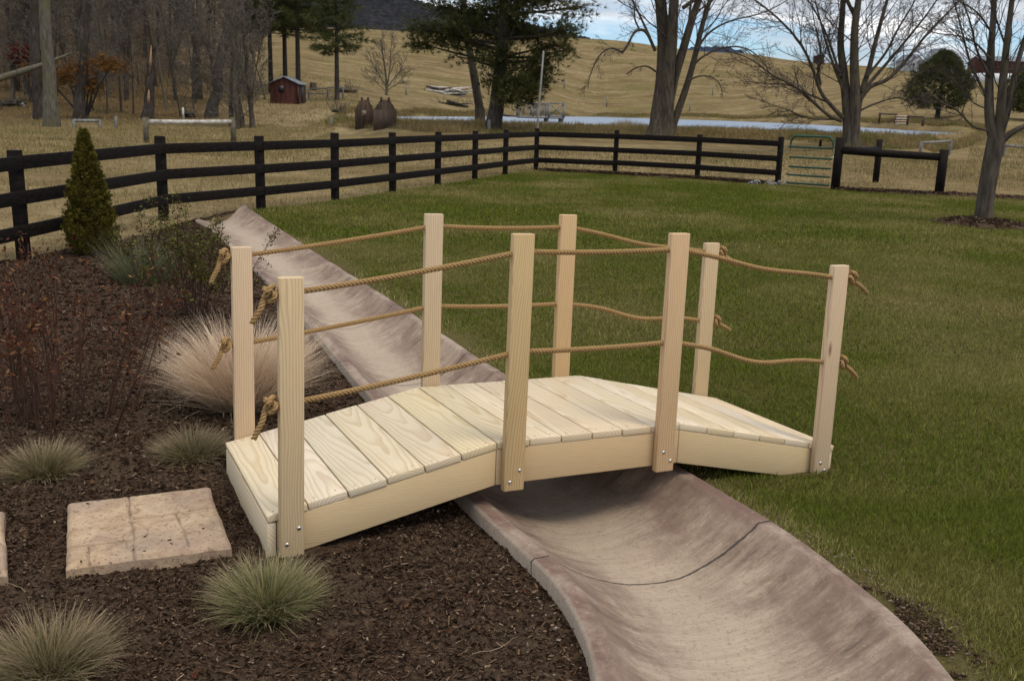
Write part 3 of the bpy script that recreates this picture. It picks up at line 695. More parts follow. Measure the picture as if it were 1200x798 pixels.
# twiggy shrubs ------------------------------------------------------------
def rot_about(v, ax, a):
    ax = ax/np.linalg.norm(ax); return v*math.cos(a)+np.cross(ax, v)*math.sin(a)+ax*(ax@v)*(1-math.cos(a))
def rperp(v):
    r = np.array([random.gauss(0, 1) for _ in range(3)]); r -= v*(r@v)/(v@v); return r/np.linalg.norm(r)
def grow(mbs, p, d, L, r, lv, maxlv, cfg, tips=None):
    """one limb with its branches. mbs: one MB per level"""
    ns = max(3, min(9, int(L/cfg.get('seg', .5))+2)) if lv < maxlv else 3
    pts = [p]; dirs = [d]; dd = d.copy()
    for k in range(ns):
        dd = dd+np.array([random.gauss(0, 1) for _ in range(3)])*cfg['wob']*(1 if lv else .45)+np.array([0, 0, cfg['up'][min(lv, len(cfg['up'])-1)]])
        dd /= np.linalg.norm(dd); pts.append(pts[-1]+dd*L/ns); dirs.append(dd)
    R = np.linspace(r, r*(.35 if lv == 0 else .25), ns+1)
    mbs[min(lv, len(mbs)-1)].tube(pts, R, cfg['sides'][min(lv, len(cfg['sides'])-1)], False)
    if tips is not None and lv >= maxlv-1: tips.append((pts[-1], dirs[-1])); tips.append((pts[len(pts)//2], dirs[-1]))
    if lv >= maxlv: return
    spread(mbs, pts, R, L, lv, maxlv, cfg, tips)
def spread(mbs, pts, R, L, lv, maxlv, cfg, tips=None, start=None, count=None):
    pts = [np.asarray(q, float) for q in pts]; ns = len(pts)-1
    nb = count or max(2, int(cfg['n'][min(lv, len(cfg['n'])-1)]*random.uniform(.8, 1.2))); s0 = cfg['start'][min(lv, len(cfg['start'])-1)] if start is None else start
    for k in range(nb):
        q = s0+(1-s0)*((k+random.random()*.8)/nb); q = min(q, .98); f = q*ns; i = min(int(f), ns-1); pp = pts[i]+(pts[i+1]-pts[i])*(f-i)
        dloc = pts[i+1]-pts[i]; dloc = dloc/np.linalg.norm(dloc)
        a = random.uniform(*cfg['ang']); cd_ = rot_about(dloc, rperp(dloc), a)
        if cfg.get('flat') and lv >= 1: cd_[2] *= .4; cd_ /= np.linalg.norm(cd_)
        cl = L*cfg['len'][min(lv, len(cfg['len'])-1)]*random.uniform(.65, 1.2)*(1-.55*q)
        cr = min(R[i]*.62, max(cl*cfg.get('slim', .014), cfg['rmin']))
        grow(mbs, pp, cd_, cl, max(cr, cfg['rmin']), lv+1, maxlv, cfg, tips)
def leaves(tips, n, size, spread_, mb=None):
    mb = mb or MB(); P = np.array([t_[0] for t_ in tips]); k = RNG.integers(0, len(P), n)
    c = P[k]+RNG.normal(0, spread_, (n, 3)); a = RNG.normal(0, 1, (n, 3)); a /= np.linalg.norm(a, axis=1)[:, None]
    b = np.cross(a, RNG.normal(0, 1, (n, 3))); b /= np.linalg.norm(b, axis=1)[:, None]; s = U(.6, 1.3, n)[:, None]*size
    V = np.stack([c-a*s, c+b*s*.4, c+a*s, c-b*s*.4], 1); i = np.arange(n)[:, None]*4
    mb.add(V.reshape(-1, 3), F4=np.concatenate([i, i+1, i+2, i+3], 1), tint=np.repeat(U(0, 1, n), 4), t=0.); return mb
shrub_bark = simple('red_brown_stem', (.035, .017, .011), (.095, .043, .026), 14, .8, 0)
def shrub(px, py, name, label, nstem, H, lean, r, leafmat, nleaf, lsize, bark_m, base=.12, lv=2):
    p = gp(px, py, -.08); p[2] = hz(p[0], p[1])-.01
    root = empty(name, p, label, 'shrub'); mbs = [MB()]; tips = []
    cfg = dict(wob=.10, up=[.05, .04, .03], sides=[5, 4, 3], n=[5, 4, 2], start=[.25, .2], ang=(.3, .75), len=[.42, .5], rmin=.0016, seg=.12)
    for k in range(nstem):
        az = random.uniform(0, 2*PI); th = random.uniform(.05, lean); d = np.array([math.sin(th)*math.cos(az), math.sin(th)*math.sin(az), math.cos(th)])
        grow(mbs, np.array([base*d[0]*1.2, base*d[1]*1.2, 0]), d, H*random.uniform(.6, 1.05), r, 0, lv, cfg, tips)
    mbs[0].build('stems', bark_m, root); leaves(tips, nleaf, lsize, .02).build('foliage', M[leafmat], root)
shrub(48, 492, 'bare_shrub', 'dark reddish brown nearly bare shrub in the mulch at the left', 44, .98, .42, .0062, 'dry_leaf', 1500, .017, shrub_bark, 1.0)
shrub(228, 368, 'leafy_shrub', 'low twiggy shrub with small olive and bronze leaves behind the tan grass', 26, .92, .75, .006, 'leaf_green', 4200, .016, shrub_bark, .3)

# dwarf conical evergreen ----------------------------------------------------
def tufts(C, Dv, n, ln, wd, spreadv, mb, tint=None):
    """bunches of needles: n thin triangles around each centre along direction Dv"""
    K = len(C); c = np.repeat(C, n, 0); d = np.repeat(Dv, n, 0)+RNG.normal(0, spreadv, (K*n, 3)); d /= np.linalg.norm(d, axis=1)[:, None]
    s = np.cross(d, RNG.normal(0, 1, (K*n, 3))); s /= np.linalg.norm(s, axis=1)[:, None]; L = ln*U(.6, 1.2, K*n)[:, None]
    V = np.stack([c-s*wd/2, c+s*wd/2, c+d*L], 1); tn = np.repeat(U(0, 1, K) if tint is None else tint, n)*.7+U(0, .3, K*n)
    mb.add(V.reshape(-1, 3), F3=np.arange(K*n*3).reshape(-1, 3), tint=np.repeat(tn, 3), t=0.); return mb
p = gp(108, 298, -.03); p[2] = hz(p[0], p[1])
arb = empty('cone_evergreen', p, 'small cone shaped olive green evergreen in front of the black fence', 'evergreen shrub')
K = 820; hh = U(0, 1, K)**1.2; azv = U(0, 2*PI, K)
prof = np.interp(hh, [0, .06, .2, .4, .55, .68, .8, .92, 1], [.18, .22, .225, .18, .14, .108, .068, .025, .003]); rr = prof*U(.60, 1.06, K)
C0 = np.stack([rr*np.cos(azv), rr*np.sin(azv), hh*1.34+.02], 1); ax_ = np.stack([np.cos(azv)*.55, np.sin(azv)*.55, np.full(K, 1.)], 1)+RNG.normal(0, .14, (K, 3)); ax_ /= np.linalg.norm(ax_, axis=1)[:, None]
mba = MB(); tK = RNG.random(K); S_ = .5+.5*(1-hh)
for q in range(16):
    tq = U(0, 1, K); wv = (1-tq)*.042*S_; C = C0+ax_*(tq*.15*S_)[:, None]+RNG.normal(0, 1, (K, 3))*wv[:, None]
    tufts(C, ax_, 6, .036, .010, .5, mba, tint=np.clip(tK*.75+tq*.25, 0, 1))
mba.build('foliage', M['arbor'], arb)
MB().tube([[0, 0, -.05], [0, 0, .7], [0, 0, 1.3]], [.035, .025, .008], 7).build('trunk', M['bark_dark'], arb)

# ------------------------------------------------------------------ board fences
def fence(name, posts, label, first_post=True, last_post=True, pw=.118, H=1.22):
    o = np.array([*posts[0], 0.]); o[2] = hz(o[0], o[1]) if o[1] < 30 else 0; root = empty(name, o, label, 'fence')
    n = len(posts)
    for k, (x, y) in enumerate(posts):
        if (k == 0 and not first_post) or (k == n-1 and not last_post): continue
        b = posts[min(k+1, n-1)]; a = posts[max(k-1, 0)]; yaw = math.atan2(b[1]-a[1], b[0]-a[0]); z = hz(x, y)
        h = H*random.uniform(.985, 1.02)
        q = boxpart('post', (x-o[0], y-o[1], z+h/2-.1-o[2]), (pw, pw, h+.2), M['fence'], root, .008, (random.uniform(-.01, .01), random.uniform(-.012, .012), yaw))
    for k in range(n-1):
        a, b = np.array(posts[k]), np.array(posts[k+1]); d = b-a; L = np.linalg.norm(d); yaw = math.atan2(d[1], d[0]); nrm = np.array([d[1], -d[0]])/L
        za, zb = hz(*a), hz(*b); m = (a+b)/2+nrm*(pw/2+.018)
        for zr in (1.06, .685, .315):
            boxpart('rail', (m[0]-o[0], m[1]-o[1], (za+zb)/2+zr+random.uniform(-.006, .006)-o[2]), (L-.006, .036, .148), M['fence'], root, .0025, (0, -math.atan2(zb-za, L)+random.uniform(-.003, .003), yaw))
    return root
fence('board_fence', FL, 'long black three rail board fence running from the left edge to the corner')
fence('board_fence', FR, 'black three rail board fence from the corner to the green gate', first_post=False)
# green tube gate
ga = np.array([7.05, 25.45]); gb = np.array([7.93, 24.78]); gd = gb-ga; gl = np.linalg.norm(gd); gy = math.atan2(gd[1], gd[0]); gz0 = hz(*ga)
gate = empty('tube_gate', (ga[0], ga[1], gz0), 'narrow green tubular metal gate with rounded top corners', 'gate', rz=gy)
fr = [(0, .06)]+[(0, z) for z in (.4, .8, 1.12)]+[(.02+.13*(1-math.cos(q)), 1.15+.13*math.sin(q)) for q in np.linspace(.2, PI/2, 5)]
fr += [(gl-x, z) for x, z in fr[::-1]]
MB().tube([(x, 0, z) for x, z in fr], .027, 8).build('frame', M['gate'], gate, smooth=True)
for z in (.085, .29, .50, .74, 1.0): MB().tube([(.0, 0, z), (gl/2, 0, z), (gl, 0, z)], .025, 8).build('bar', M['gate'], gate, smooth=True)
MB().tube([(-.06, 0, .3), (.0, 0, .3)], .02, 6).tube([(-.06, 0, 1.0), (.0, 0, 1.0)], .02, 6).build('hinge', M['gate'], gate)
MB().tube([(gl, -.05, .78), (gl+.03, 0, .78), (gl+.09, .02, .76)], .012, 6).build('latch', M['steel'], gate)
# round hitching rails right of the gate
def rail_fence(name, posts, rails, label, pr=.105, rr=.095, mat='fence', cat='rail fence', hp=1.15, pmat=None):
    o = np.array([*posts[0][:2], hz(*posts[0][:2])]); root = empty(name, o, label, cat)
    for x, y, h in posts:
        z = hz(x, y); MB().tube([(0, 0, -.15), (0, 0, h*.5), (random.uniform(-.02, .02), 0, h)], [pr, pr*.98, pr*.95], 10).build('post', M[pmat or mat], root, loc=(x-o[0], y-o[1], z-o[2]))
    for a, b, za, zb in rails:
        pa = np.array([posts[a][0], posts[a][1], hz(*posts[a][:2])+za])-o; pb = np.array([posts[b][0], posts[b][1], hz(*posts[b][:2])+zb])-o
        MB().tube([pa, pa*.6+pb*.4+[0, 0, -.012], pb], [rr, rr*.96, rr*.92], 10).build('rail', M[mat], root, smooth=True)
    return root
rail_fence('hitching_rail', [(7.98, 24.45, 1.28), (10.219, 23.601, 1.08)], [(0, 1, .98, .90)], 'black round rail on two posts right of the green gate', .11, .10)
rail_fence('hitching_rail', [(8.35, 25.5, 1.02), (10.2, 27.8, 1.2)], [(0, 1, .95, .93)], 'black round rail running back behind the hitching rail', .09, .09)

# ------------------------------------------------------------------ mulch strips by the fence and the tree ring
def strip(name, line, wdt):
    P = np.array(line, float); Q = crom(P, 10); T = np.gradient(Q, axis=0); T /= np.linalg.norm(T, axis=1)[:, None]; Nn = np.stack([T[:, 1], -T[:, 0]], 1)
    V = []; m = len(Q)
    for k in range(m):
        for j, v in enumerate((-1, -.5, 0, .5, 1)):
            wv = wdt*(.75+.6*random.random()) * (math.sin(PI*min(max(k/(m-1), .04), .96))**.3)
            q = Q[k]+Nn[k]*v*wv; V.append([q[0], q[1], hz(*q)+(.012 if abs(v) == 1 else .06+.03*random.random())])
    i = np.arange(m-1)[:, None]*5+np.arange(4)[None, :]
    tag(MB().add(V, F4=np.stack([i, i+1, i+6, i+5], -1).reshape(-1, 4)).build(name, M['mulch'], smooth=True), kind='structure')
strip('mulch_strip', [(.8, 29.0), (2.87, 28.35), (4.4, 27.55), (5.1, 27.25), (5.9, 26.5), (6.5, 25.9)], .30)
strip('mulch_strip', [(8.1, 24.2), (9.2, 23.75), (10.3, 23.4), (12, 22.9), (15, 21.9), (19, 20.5)], .28)
TC = gp(1150, 263, -.0); mbv = []; mbf = []
for k in range(9):
    for j in range(28):
        r = .80*k/8*(1+.12*math.sin(j*1.7)+.08*math.sin(j*3.1+1)); a = 2*PI*j/28; mbv.append([TC[0]+r*math.cos(a), TC[1]+r*math.sin(a), hz(TC[0], TC[1])+.10*(1-(k/8)**2)+.015*random.random()+.006])
for k in range(8):
    for j in range(28): mbf.append([k*28+j, k*28+(j+1) % 28, (k+1)*28+(j+1) % 28, (k+1)*28+j])
tag(MB().add(mbv, F4=mbf).build('mulch_ring', M['mulch'], smooth=True), kind='structure')

# ------------------------------------------------------------------ big trees drawn limb by limb
def hero_tree(name, base_px, limbs, label, cat, barkm, twigm, cfg, seed, depth_jit=.0, maxlv=3, first=0):
    """limbs: list of (pixel polyline, radius px start, radius px end, depth drift in metres, twig count)"""
    random.seed(seed); p = hit(*base_px); d0 = p[1]; root = empty(name, p, label, cat)
    tr = MB(); cr = [MB()]
    for (pl, r0, r1, drift, cnt, st) in limbs:
        P = np.array(pl, float); n = len(P); Qp = crom(P, 4); m = len(Qp)
        dep = [d0+drift*(k/(m-1)) for k in range(m)]
        W = np.array([pd(q[0], q[1], dd) for q, dd in zip(Qp, dep)])-p
        if pl[0][1] >= base_px[1]-3: W[0][2] = min(W[0][2], -.15)
        thin = 1. if pl[0][1] >= base_px[1]-3 else .78
        R = np.linspace(r0, r1, m)*d0/FPX*thin
        if pl[0][1] >= base_px[1]-3: R[0] *= 1.35; R[1] *= 1.12
        tr.tube(W, R, 12 if r0 > 6 else 8 if r0 > 2.5 else 6, False)
        L = float(np.linalg.norm(np.diff(W, axis=0), axis=1).sum())
        if cnt: spread([cr[0]], list(W), R, L, 0, maxlv, cfg, None, st, int(cnt*1.6))
    tr.build('trunk', M[barkm], root, smooth=True); cr[0].build('crown', M[twigm], root)
    return root
CF = dict(wob=.14, up=[.03, .035, .02, .0], sides=[6, 4, 3, 3], n=[8, 8, 6, 4], start=[.2, .2, .15], ang=(.35, .95), len=[.42, .52, .5], rmin=.0065, slim=.0095, seg=.45)
hero_tree('bare_tree', (774, 160), [
    ([(770, 161), (773, 130), (777, 95), (778, 50), (774, 0), (768, -90), (766, -200)], 11, 4, .5, 9, .5),
    ([(778, 161), (781, 125), (783, 90), (787, 50), (790, 0), (796, -80), (805, -190)], 10, 3, -.4, 9, .5),
    ([(782, 128), (790, 92), (800, 60), (812, 20), (826, -20), (848, -90), (880, -170)], 8, 2.5, .6, 10, .45),
    ([(784, 161), (793, 135), (805, 100), (814, 68), (823, 30), (832, 0), (845, -60), (850, -120)], 4.6, 1.6, 1.0, 9, .4),
    ([(778, 158), (788, 120), (796, 80), (805, 40), (810, 0), (815, -70)], 2.4, 1., -.8, 7, .4),
    ([(768, 60), (757, 38), (745, 37), (736, 52), (729, 63)], 2.6, 1.4, -.6, 5, .3),
    ([(730, 62), (716, 57), (702, 66), (692, 88), (689, 104)], 1.6, .4, -1., 7, .1),
    ([(750, 37), (744, 22), (742, 0), (730, -30)], 1.6, .5, -.5, 9, .1),
    ([(770, 85), (758, 78), (745, 80), (736, 86)], 1.7, .9, -.3, 3, .4),
    ([(808, 82), (822, 68), (845, 57), (870, 56), (890, 68), (906, 92)], 2., .5, -.5, 12, .2),
    ([(805, 96), (818, 90), (832, 90), (843, 98), (847, 112)], 1.5, .5, -.6, 7, .2),
    ([(816, 58), (832, 38), (856, 25), (885, 18), (910, 8), (940, -10)], 2., .5, .4, 12, .2),
    ([(762, 45), (748, 15), (735, -10), (715, -40)], 2., .6, .6, 10, .2),
    ([(775, 10), (750, -30), (720, -60), (690, -80)], 3, .8, .6, 10, .2),
    ([(800, 10), (850, -25), (900, -50), (950, -70)], 3, .8, .6, 10, .2),
], 'massive bare multi stemmed tree on the bank just behind the middle of the right fence', 'tree', 'bark_grey', 'twig', CF, 11)
hero_tree('bare_tree', (997, 172), [
    ([(993, 173), (994, 150), (992, 120), (988, 80), (985, 50), (988, 0), (990, -100)], 7, 2.2, .3, 10, .4),
    ([(1000, 173), (1001, 145), (1002, 110), (1001, 70), (1002, 30), (1008, -20), (1010, -110)], 7.5, 2.4, -.3, 9, .45),
    ([(1003, 150), (1008, 115), (1018, 82), (1026, 50), (1034, 20), (1045, -20), (1060, -90)], 5, 1.6, .5, 9, .35),
    ([(1007, 118), (1020, 102), (1042, 92), (1066, 66), (1085, 42), (1108, 18), (1135, -10)], 3.6, .9, -.4, 16, .2),
    ([(1010, 108), (1030, 85), (1050, 62), (1068, 40), (1090, 12), (1110, -20)], 2.8, .8, .5, 14, .2),
    ([(1016, 90), (1038, 62), (1052, 35), (1070, 5), (1085, -30)], 2.4, .7, .8, 12, .2),
    ([(1008, 130), (1025, 122), (1050, 115), (1070, 118), (1085, 112)], 1.8, .5, -.5, 9, .2),
    ([(988, 138), (976, 126), (962, 108), (952, 80), (940, 55), (920, 30), (895, 8), (870, -10)], 3.4, .8, -.6, 16, .25),
    ([(986, 142), (972, 136), (955, 122), (935, 104), (905, 88), (880, 70), (850, 58)], 2.8, .6, -1.0, 16, .2),
    ([(985, 140), (965, 140), (945, 138), (920, 128), (890, 118)], 1.8, .45, -.7, 12, .2),
    ([(970, 120), (950, 112), (925, 100), (895, 98), (868, 95)], 1.5, .4, -.4, 12, .2),
    ([(990, 110), (978, 80), (968, 50), (960, 20), (950, -20)], 2.6, .8, .5, 12, .2),
    ([(985, 90), (976, 62), (966, 35), (950, 5), (930, -20)], 2.2, .6, .7, 10, .2),
    ([(962, 100), (958, 80), (962, 60), (955, 30), (950, 0)], 1.6, .5, -.5, 9, .2),
    ([(1002, 20), (980, -20), (940, -50), (900, -80)], 3, .8, 0., 10, .2), ([(1010, 0), (1050, -50), (1090, -80)], 3, .8, 0., 10, .2),
], 'wide spreading bare tree directly behind the green gate', 'tree', 'bark_grey', 'twig', CF, 12)
CF2 = dict(CF, rmin=.0035, n=[8, 6, 4, 4], seg=.35, slim=.010)
hero_tree('bare_tree', (1152, 263), [
    ([(1151, 264), (1156, 225), (1163, 185), (1168, 162)], 9.3, 9.8, .0, 0, 0),
    ([(1166, 170), (1160, 140), (1159, 105), (1161, 60), (1164, 20), (1166, -40), (1166, -120)], 8, 2.2, .15, 9, .25),
    ([(1170, 170), (1172, 140), (1175, 100), (1180, 50), (1186, 0), (1195, -80)], 8, 2.4, -.15, 9, .3),
    ([(1172, 160), (1182, 125), (1191, 80), (1203, 40), (1218, 0), (1240, -60)], 5.5, 1.8, .3, 8, .25),
    ([(1164, 178), (1178, 162), (1192, 152), (1212, 142), (1240, 120), (1275, 90)], 5.5, 2.0, -.3, 8, .25),
    ([(1164, 172), (1178, 150), (1186, 120), (1190, 100), (1188, 82)], 1.8, .7, -.4, 5, .3),
    ([(1160, 154), (1140, 148), (1122, 130), (1100, 118), (1080, 100), (1068, 86)], 1.8, .5, -.4, 12, .2),
    ([(1127, 134), (1132, 118), (1135, 110), (1140, 100)], 1., .4, -.4, 4, .3),
    ([(1160, 120), (1148, 98), (1136, 70), (1128, 40), (1120, 10), (1105, -30)], 2.2, .7, .3, 12, .2),
    ([(1160, 90), (1145, 60), (1138, 30), (1128, 0), (1118, -40)], 2., .6, -.2, 12, .2),
    ([(1161, 70), (1142, 50), (1120, 42), (1092, 38), (1065, 22)], 1.6, .4, -.5, 12, .2),
    ([(1163, 40), (1145, 15), (1120, 0), (1095, -8)], 1.6, .4, -.3, 12, .2),
    ([(1163, 130), (1140, 120), (1118, 95), (1096, 80), (1075, 60)], 1.3, .4, .4, 10, .2),
    ([(1180, 60), (1170, 30), (1160, 0), (1150, -30)], 1.6, .6, .3, 9, .2),
], 'bare forked tree standing in a mulch ring on the lawn at the right', 'tree', 'bark_grey', 'twig', CF2, 13)
hero_tree('bare_tree', (453, 112), [
    ([(453, 112), (453, 98), (451, 80), (448, 60), (447, 45)], 1.7, .5, .2, 10, .2), ([(454, 100), (457, 80), (458, 60), (460, 42)], 1.2, .4, -.3, 10, .2),
    ([(453, 104), (447, 92), (438, 78), (432, 60)], .9, .3, -.4, 9, .2), ([(454, 103), (462, 92), (470, 82), (476, 66)], .9, .3, .4, 9, .2), ([(453, 108), (440, 96), (425, 84)], .7, .25, -.2, 8, .2), ([(454, 106), (468, 96), (482, 80)], .7, .25, .2, 8, .2),
], 'small round headed bare tree beyond the pond', 'tree', 'bark_pale', 'twig_grey', dict(CF, rmin=.014, len=[.5, .5, .5]), 14)

# ------------------------------------------------------------------ conifers
def pine_clumps(base_px, trunks, clumps, label, seed, needles=13, ln=.30, name='pine_tree', mat='needle', wd=.024, dens=1.0):
    random.seed(seed); p = hit(*base_px); d0 = p[1]; root = empty(name, p, label, 'tree'); tr = MB(); cr = MB(); TW = []
    for pl, r0, r1, dd in trunks:
        Q = crom(np.array(pl, float), 5); m = len(Q); W = np.array([pd(q[0], q[1], d0+dd) for q in Q])-p; R = np.linspace(r0, r1, m)*d0/FPX; R[0] *= 1.3; R[1] *= 1.1
        if dd == 0: W[0][2] = -.2
        else:
            gx = W[0]+p; W[0][2] = hz(gx[0], gx[1])-.2-p[2]
        tr.tube(W, R, 12, False); TW.append(W)
    for (x, y, rx, ry, n) in clumps:
        c = pd(x, y, d0)-p; c[1] += random.uniform(-1.6, 1.6)*rx/30
        best = None
        for W in TW:
            for q in W:
                dist = np.linalg.norm(q+np.array([0, 0, .5])-c)
                if best is None or dist < best[0]: best = (dist, q)
        a = best[1]; m_ = (a+c)/2+np.array([0, 0, .15*random.uniform(-1, 1)])
        L = crom(np.array([a, m_, c]), 4); tr.tube(L, np.linspace(.075, .025, len(L)), 5, False)
        K = int(n*dens); sx, sz = rx*d0/FPX, ry*d0/FPX
        nb = max(4, K//9)
        for b in range(nb):                                   # sprays radiating inside the clump
            v = np.array([random.gauss(0, .5), random.gauss(0, .5), random.gauss(0, .45)]); e = c+v*np.array([sx, sx*.8, sz])
            st_ = c*.45+a*.55 if random.random() < .3 else c; mid_ = (st_+e)/2+np.array([0, 0, .08])
            tr.tube([st_, mid_, e], [.02, .013, .006], 3, False)
            kk = K//nb; tpos = U(.25, 1.05, kk)[:, None]; cc = st_+(e-st_)*tpos+RNG.normal(0, .2, (kk, 3))
            dv = np.tile((e-st_)/(np.linalg.norm(e-st_)+1e-6), (kk, 1))+np.array([0, 0, .25])+RNG.normal(0, .35, (kk, 3))
            tufts(cc, dv, needles, ln, wd, .55, cr)
    tr.build('trunk', M['bark_dark'], root, smooth=True); cr.build('crown', M[mat], root); return root
big = [(600, 5, 45, 26, 420), (560, 12, 42, 22, 360), (520, 8, 34, 16, 260), (640, 2, 46, 18, 340), (680, 8, 28, 9, 130), (503, 38, 26, 9, 160), (495, 52, 22, 8, 130), (525, 45, 30, 12, 220), (488, 34, 14, 6, 60),
       (545, 32, 26, 14, 240), (585, 38, 34, 18, 320), (620, 36, 30, 16, 240), (655, 40, 24, 9, 140), (668, 36, 20, 6, 80), (640, 55, 24, 9, 140), (665, 58, 14, 5, 50), (590, 66, 26, 14, 230), (616, 78, 24, 12, 200), (570, 72, 16, 10, 90),
       (628, 96, 20, 14, 220), (605, 100, 22, 14, 220), (580, 98, 16, 11, 110), (620, 114, 16, 9, 130), (595, 118, 18, 7, 90), (640, 88, 14, 10, 90), (640, 70, 18, 8, 90), (560, -25, 60, 26, 420), (610, -35, 60, 28, 420), (660, -20, 40, 16, 200), (500, -15, 40, 18, 200), (590, -80, 60, 30, 300), (540, -75, 50, 25, 260), (560, 55, 14, 7, 50), (535, 66, 10, 4, 25), (600, 18, 30, 18, 240)]
pine_clumps((577, 152), [([(577, 153), (582, 125), (585, 95), (588, 60), (590, 20), (590, -40), (588, -130)], 9.5, 4, 0), ([(563, 133), (559, 110), (553, 75), (547, 40), (543, 0), (538, -60), (536, -110)], 5.6, 2.5, 4.)], big, 'large dark pine with two trunks on the pond bank behind the fence', 21)
def cone_pine(px, d, H, r, label, name='pine_tree', lo=.22, mat='needle', dens=1., barkm='bark_dark', tr_r=.2, ln=.3, group=None, z0=None, wd=.02, needles=9):
    p = at(px, d); root = empty(name, p, label, 'tree', group); tr = MB(); cr = MB()
    tr.tube([[0, 0, -.2], [.05, 0, H*.4], [0, 0, H]], [tr_r, tr_r*.7, .03], 8, False)
    nl = int(H*1.7); az0 = 0
    for k in range(nl):
        q = lo+(1-lo)*(k+.5*random.random())/nl; z = H*q; rl = r*(1-((q-lo)/(1-lo))**1.3)*random.uniform(.65, 1.15)+.15
        for j in range(random.choice((3, 4, 5))):
            az0 += 2.4; d_ = np.array([math.cos(az0), math.sin(az0), random.uniform(-.12, .25)]); e = np.array([0, 0, z])+d_*rl*random.uniform(.7, 1.15)
            tr.tube([[0, 0, z], (np.array([0, 0, z])+e)/2+[0, 0, .1], e], [.05, .03, .012], 4, False)
            kk = int(12*rl*dens)+5; tp = U(.25, 1.05, kk)[:, None]
            cc = np.array([0, 0, z])+(e-np.array([0, 0, z]))*tp+RNG.normal(0, .2, (kk, 3))*np.array([1, 1, .45])
            tufts(cc, np.tile(d_, (kk, 1))+RNG.normal(0, .5, (kk, 3)), needles, ln, wd, .6, cr)
    tr.build('trunk', M[barkm], root); cr.build('crown', M[mat], root); return root
random.seed(31)
cone_pine(395, 84, 13, 3.0, 'dark pine with a bare lower trunk standing alone right of the red shed', lo=.30, ln=.5, wd=.035, tr_r=.22)
for px_, d_, H_, lb in ((350, 92, 17, 'dark pine directly behind the red shed roof'), (335, 100, 17, 'dark pine standing left of and behind the red shed'), (318, 96, 16, 'leaning dark pine between the grey thicket and the red shed')):
    cone_pine(px_, d_, H_, 4.2, lb, lo=.34, ln=.55, wd=.035, tr_r=.26, dens=1.1)
def bush_tree(px, d, H, r, label, n=2600):
    p = at(px, d); root = empty('round_evergreen', p, label, 'tree'); cr = MB()
    q = U(0, 1, n)**.8; az = U(0, 2*PI, n); pr = np.interp(q, [0, .1, .3, .6, .85, 1], [.55, .92, 1., .78, .42, .06])*r
    lump = 1+1.3*fbm(np.cos(az)*2.4+5, q*6+np.sin(az)*2.4, 4, 41); rr = pr*lump*U(.55, 1.02, n); C = np.stack([rr*np.cos(az), rr*np.sin(az), H*.14+q*H*.86], 1)
    D_ = np.stack([np.cos(az), np.sin(az), np.full(n, .35)], 1); tufts(C, D_, 9, .5, .06, .6, cr)
    cr.build('crown', M['needle'], root); MB().tube([[0, 0, -.2], [0, 0, H*.3], [0, 0, H*.8]], [.24, .2, .08], 8).build('trunk', M['bark_dark'], root)
bush_tree(1098, 88, 5.6, 2.75, 'round dark evergreen on the far bank at the right end of the pond')
bush_tree(1216, 86, 5.2, 2.9, 'dark evergreen half hidden at the right edge behind the forked tree')

# ------------------------------------------------------------------ woods at the left
random.seed(51)
def wood_tree_mesh(H, r, lo, fork, barkm, twigm, seed, dense=1.0):
    random.seed(seed); tr = MB(); cr = MB(); cfg = dict(wob=.10, up=[.02, .04, .02], sides=[7, 4, 3], n=[int(30*dense), 9, 5], start=[lo, .2, .2], ang=(.45, 1.15), len=[.22, .5, .5], rmin=.0165, slim=.012, seg=1.1)
    tips = None; ns = 8; d = np.array([random.gauss(0, .05), random.gauss(0, .05), 1.]); pts = [np.array([0, 0, -.2])]
    for k in range(ns): d = d+np.array([random.gauss(0, .045), random.gauss(0, .045), 0]); pts.append(pts[-1]+d/np.linalg.norm(d)*H/ns)
    R = np.linspace(r, r*.3, ns+1); R[0] *= 1.25; tr.tube(pts, R, 8, False); spread([cr], pts, R, H, 0, 3, cfg)
    if fork:
        a = pts[3]; d2 = np.array([random.choice((-1, 1))*.35, .1, 1.]); P2 = [a+d2*H*.09*k+np.array([0, 0, .01*k*k]) for k in range(6)]; R2 = np.linspace(r*.6, r*.2, 6); tr.tube(P2, R2, 7, False); spread([cr], P2, R2, H*.6, 0, 3, cfg)
    root = empty('bare_tree', (0, 0, 0)); tr.build('trunk', M[barkm], root, smooth=True); cr.build('crown', M[twigm], root); return root
protos = [wood_tree_mesh(17, .14, .14, False, 'bark_dark', 'twig_grey', 1), wood_tree_mesh(14, .09, .14, True, 'bark_grey', 'twig', 2), wood_tree_mesh(19, .19, .2, True, 'bark_dark', 'twig', 3),
          wood_tree_mesh(12, .065, .12, False, 'bark_grey', 'twig_grey', 4, 1.2), wood_tree_mesh(9, .06, .1, True, 'bark_grey', 'twig_grey', 5, 1.3), wood_tree_mesh(15, .07, .3, False, 'bark_pale', 'twig_grey', 6, .7)]
used = set()
WG = 'bare trees crowded in the woods behind the left meadow'
def wood_tree(kind, px, d, scale=1., label='bare grey tree among the crowd of similar trunks in the left woods', lean=(0, 0)):
    o = protos[kind] if kind not in used else copy_tree(protos[kind]); used.add(kind)
    p = at(px, d); o.location = p.tolist(); o.rotation_euler = (lean[0], lean[1], random.uniform(0, 6.28)); o.scale = (scale,)*3; tag(o, label, 'tree', WG); return o
random.seed(52)
pl = []
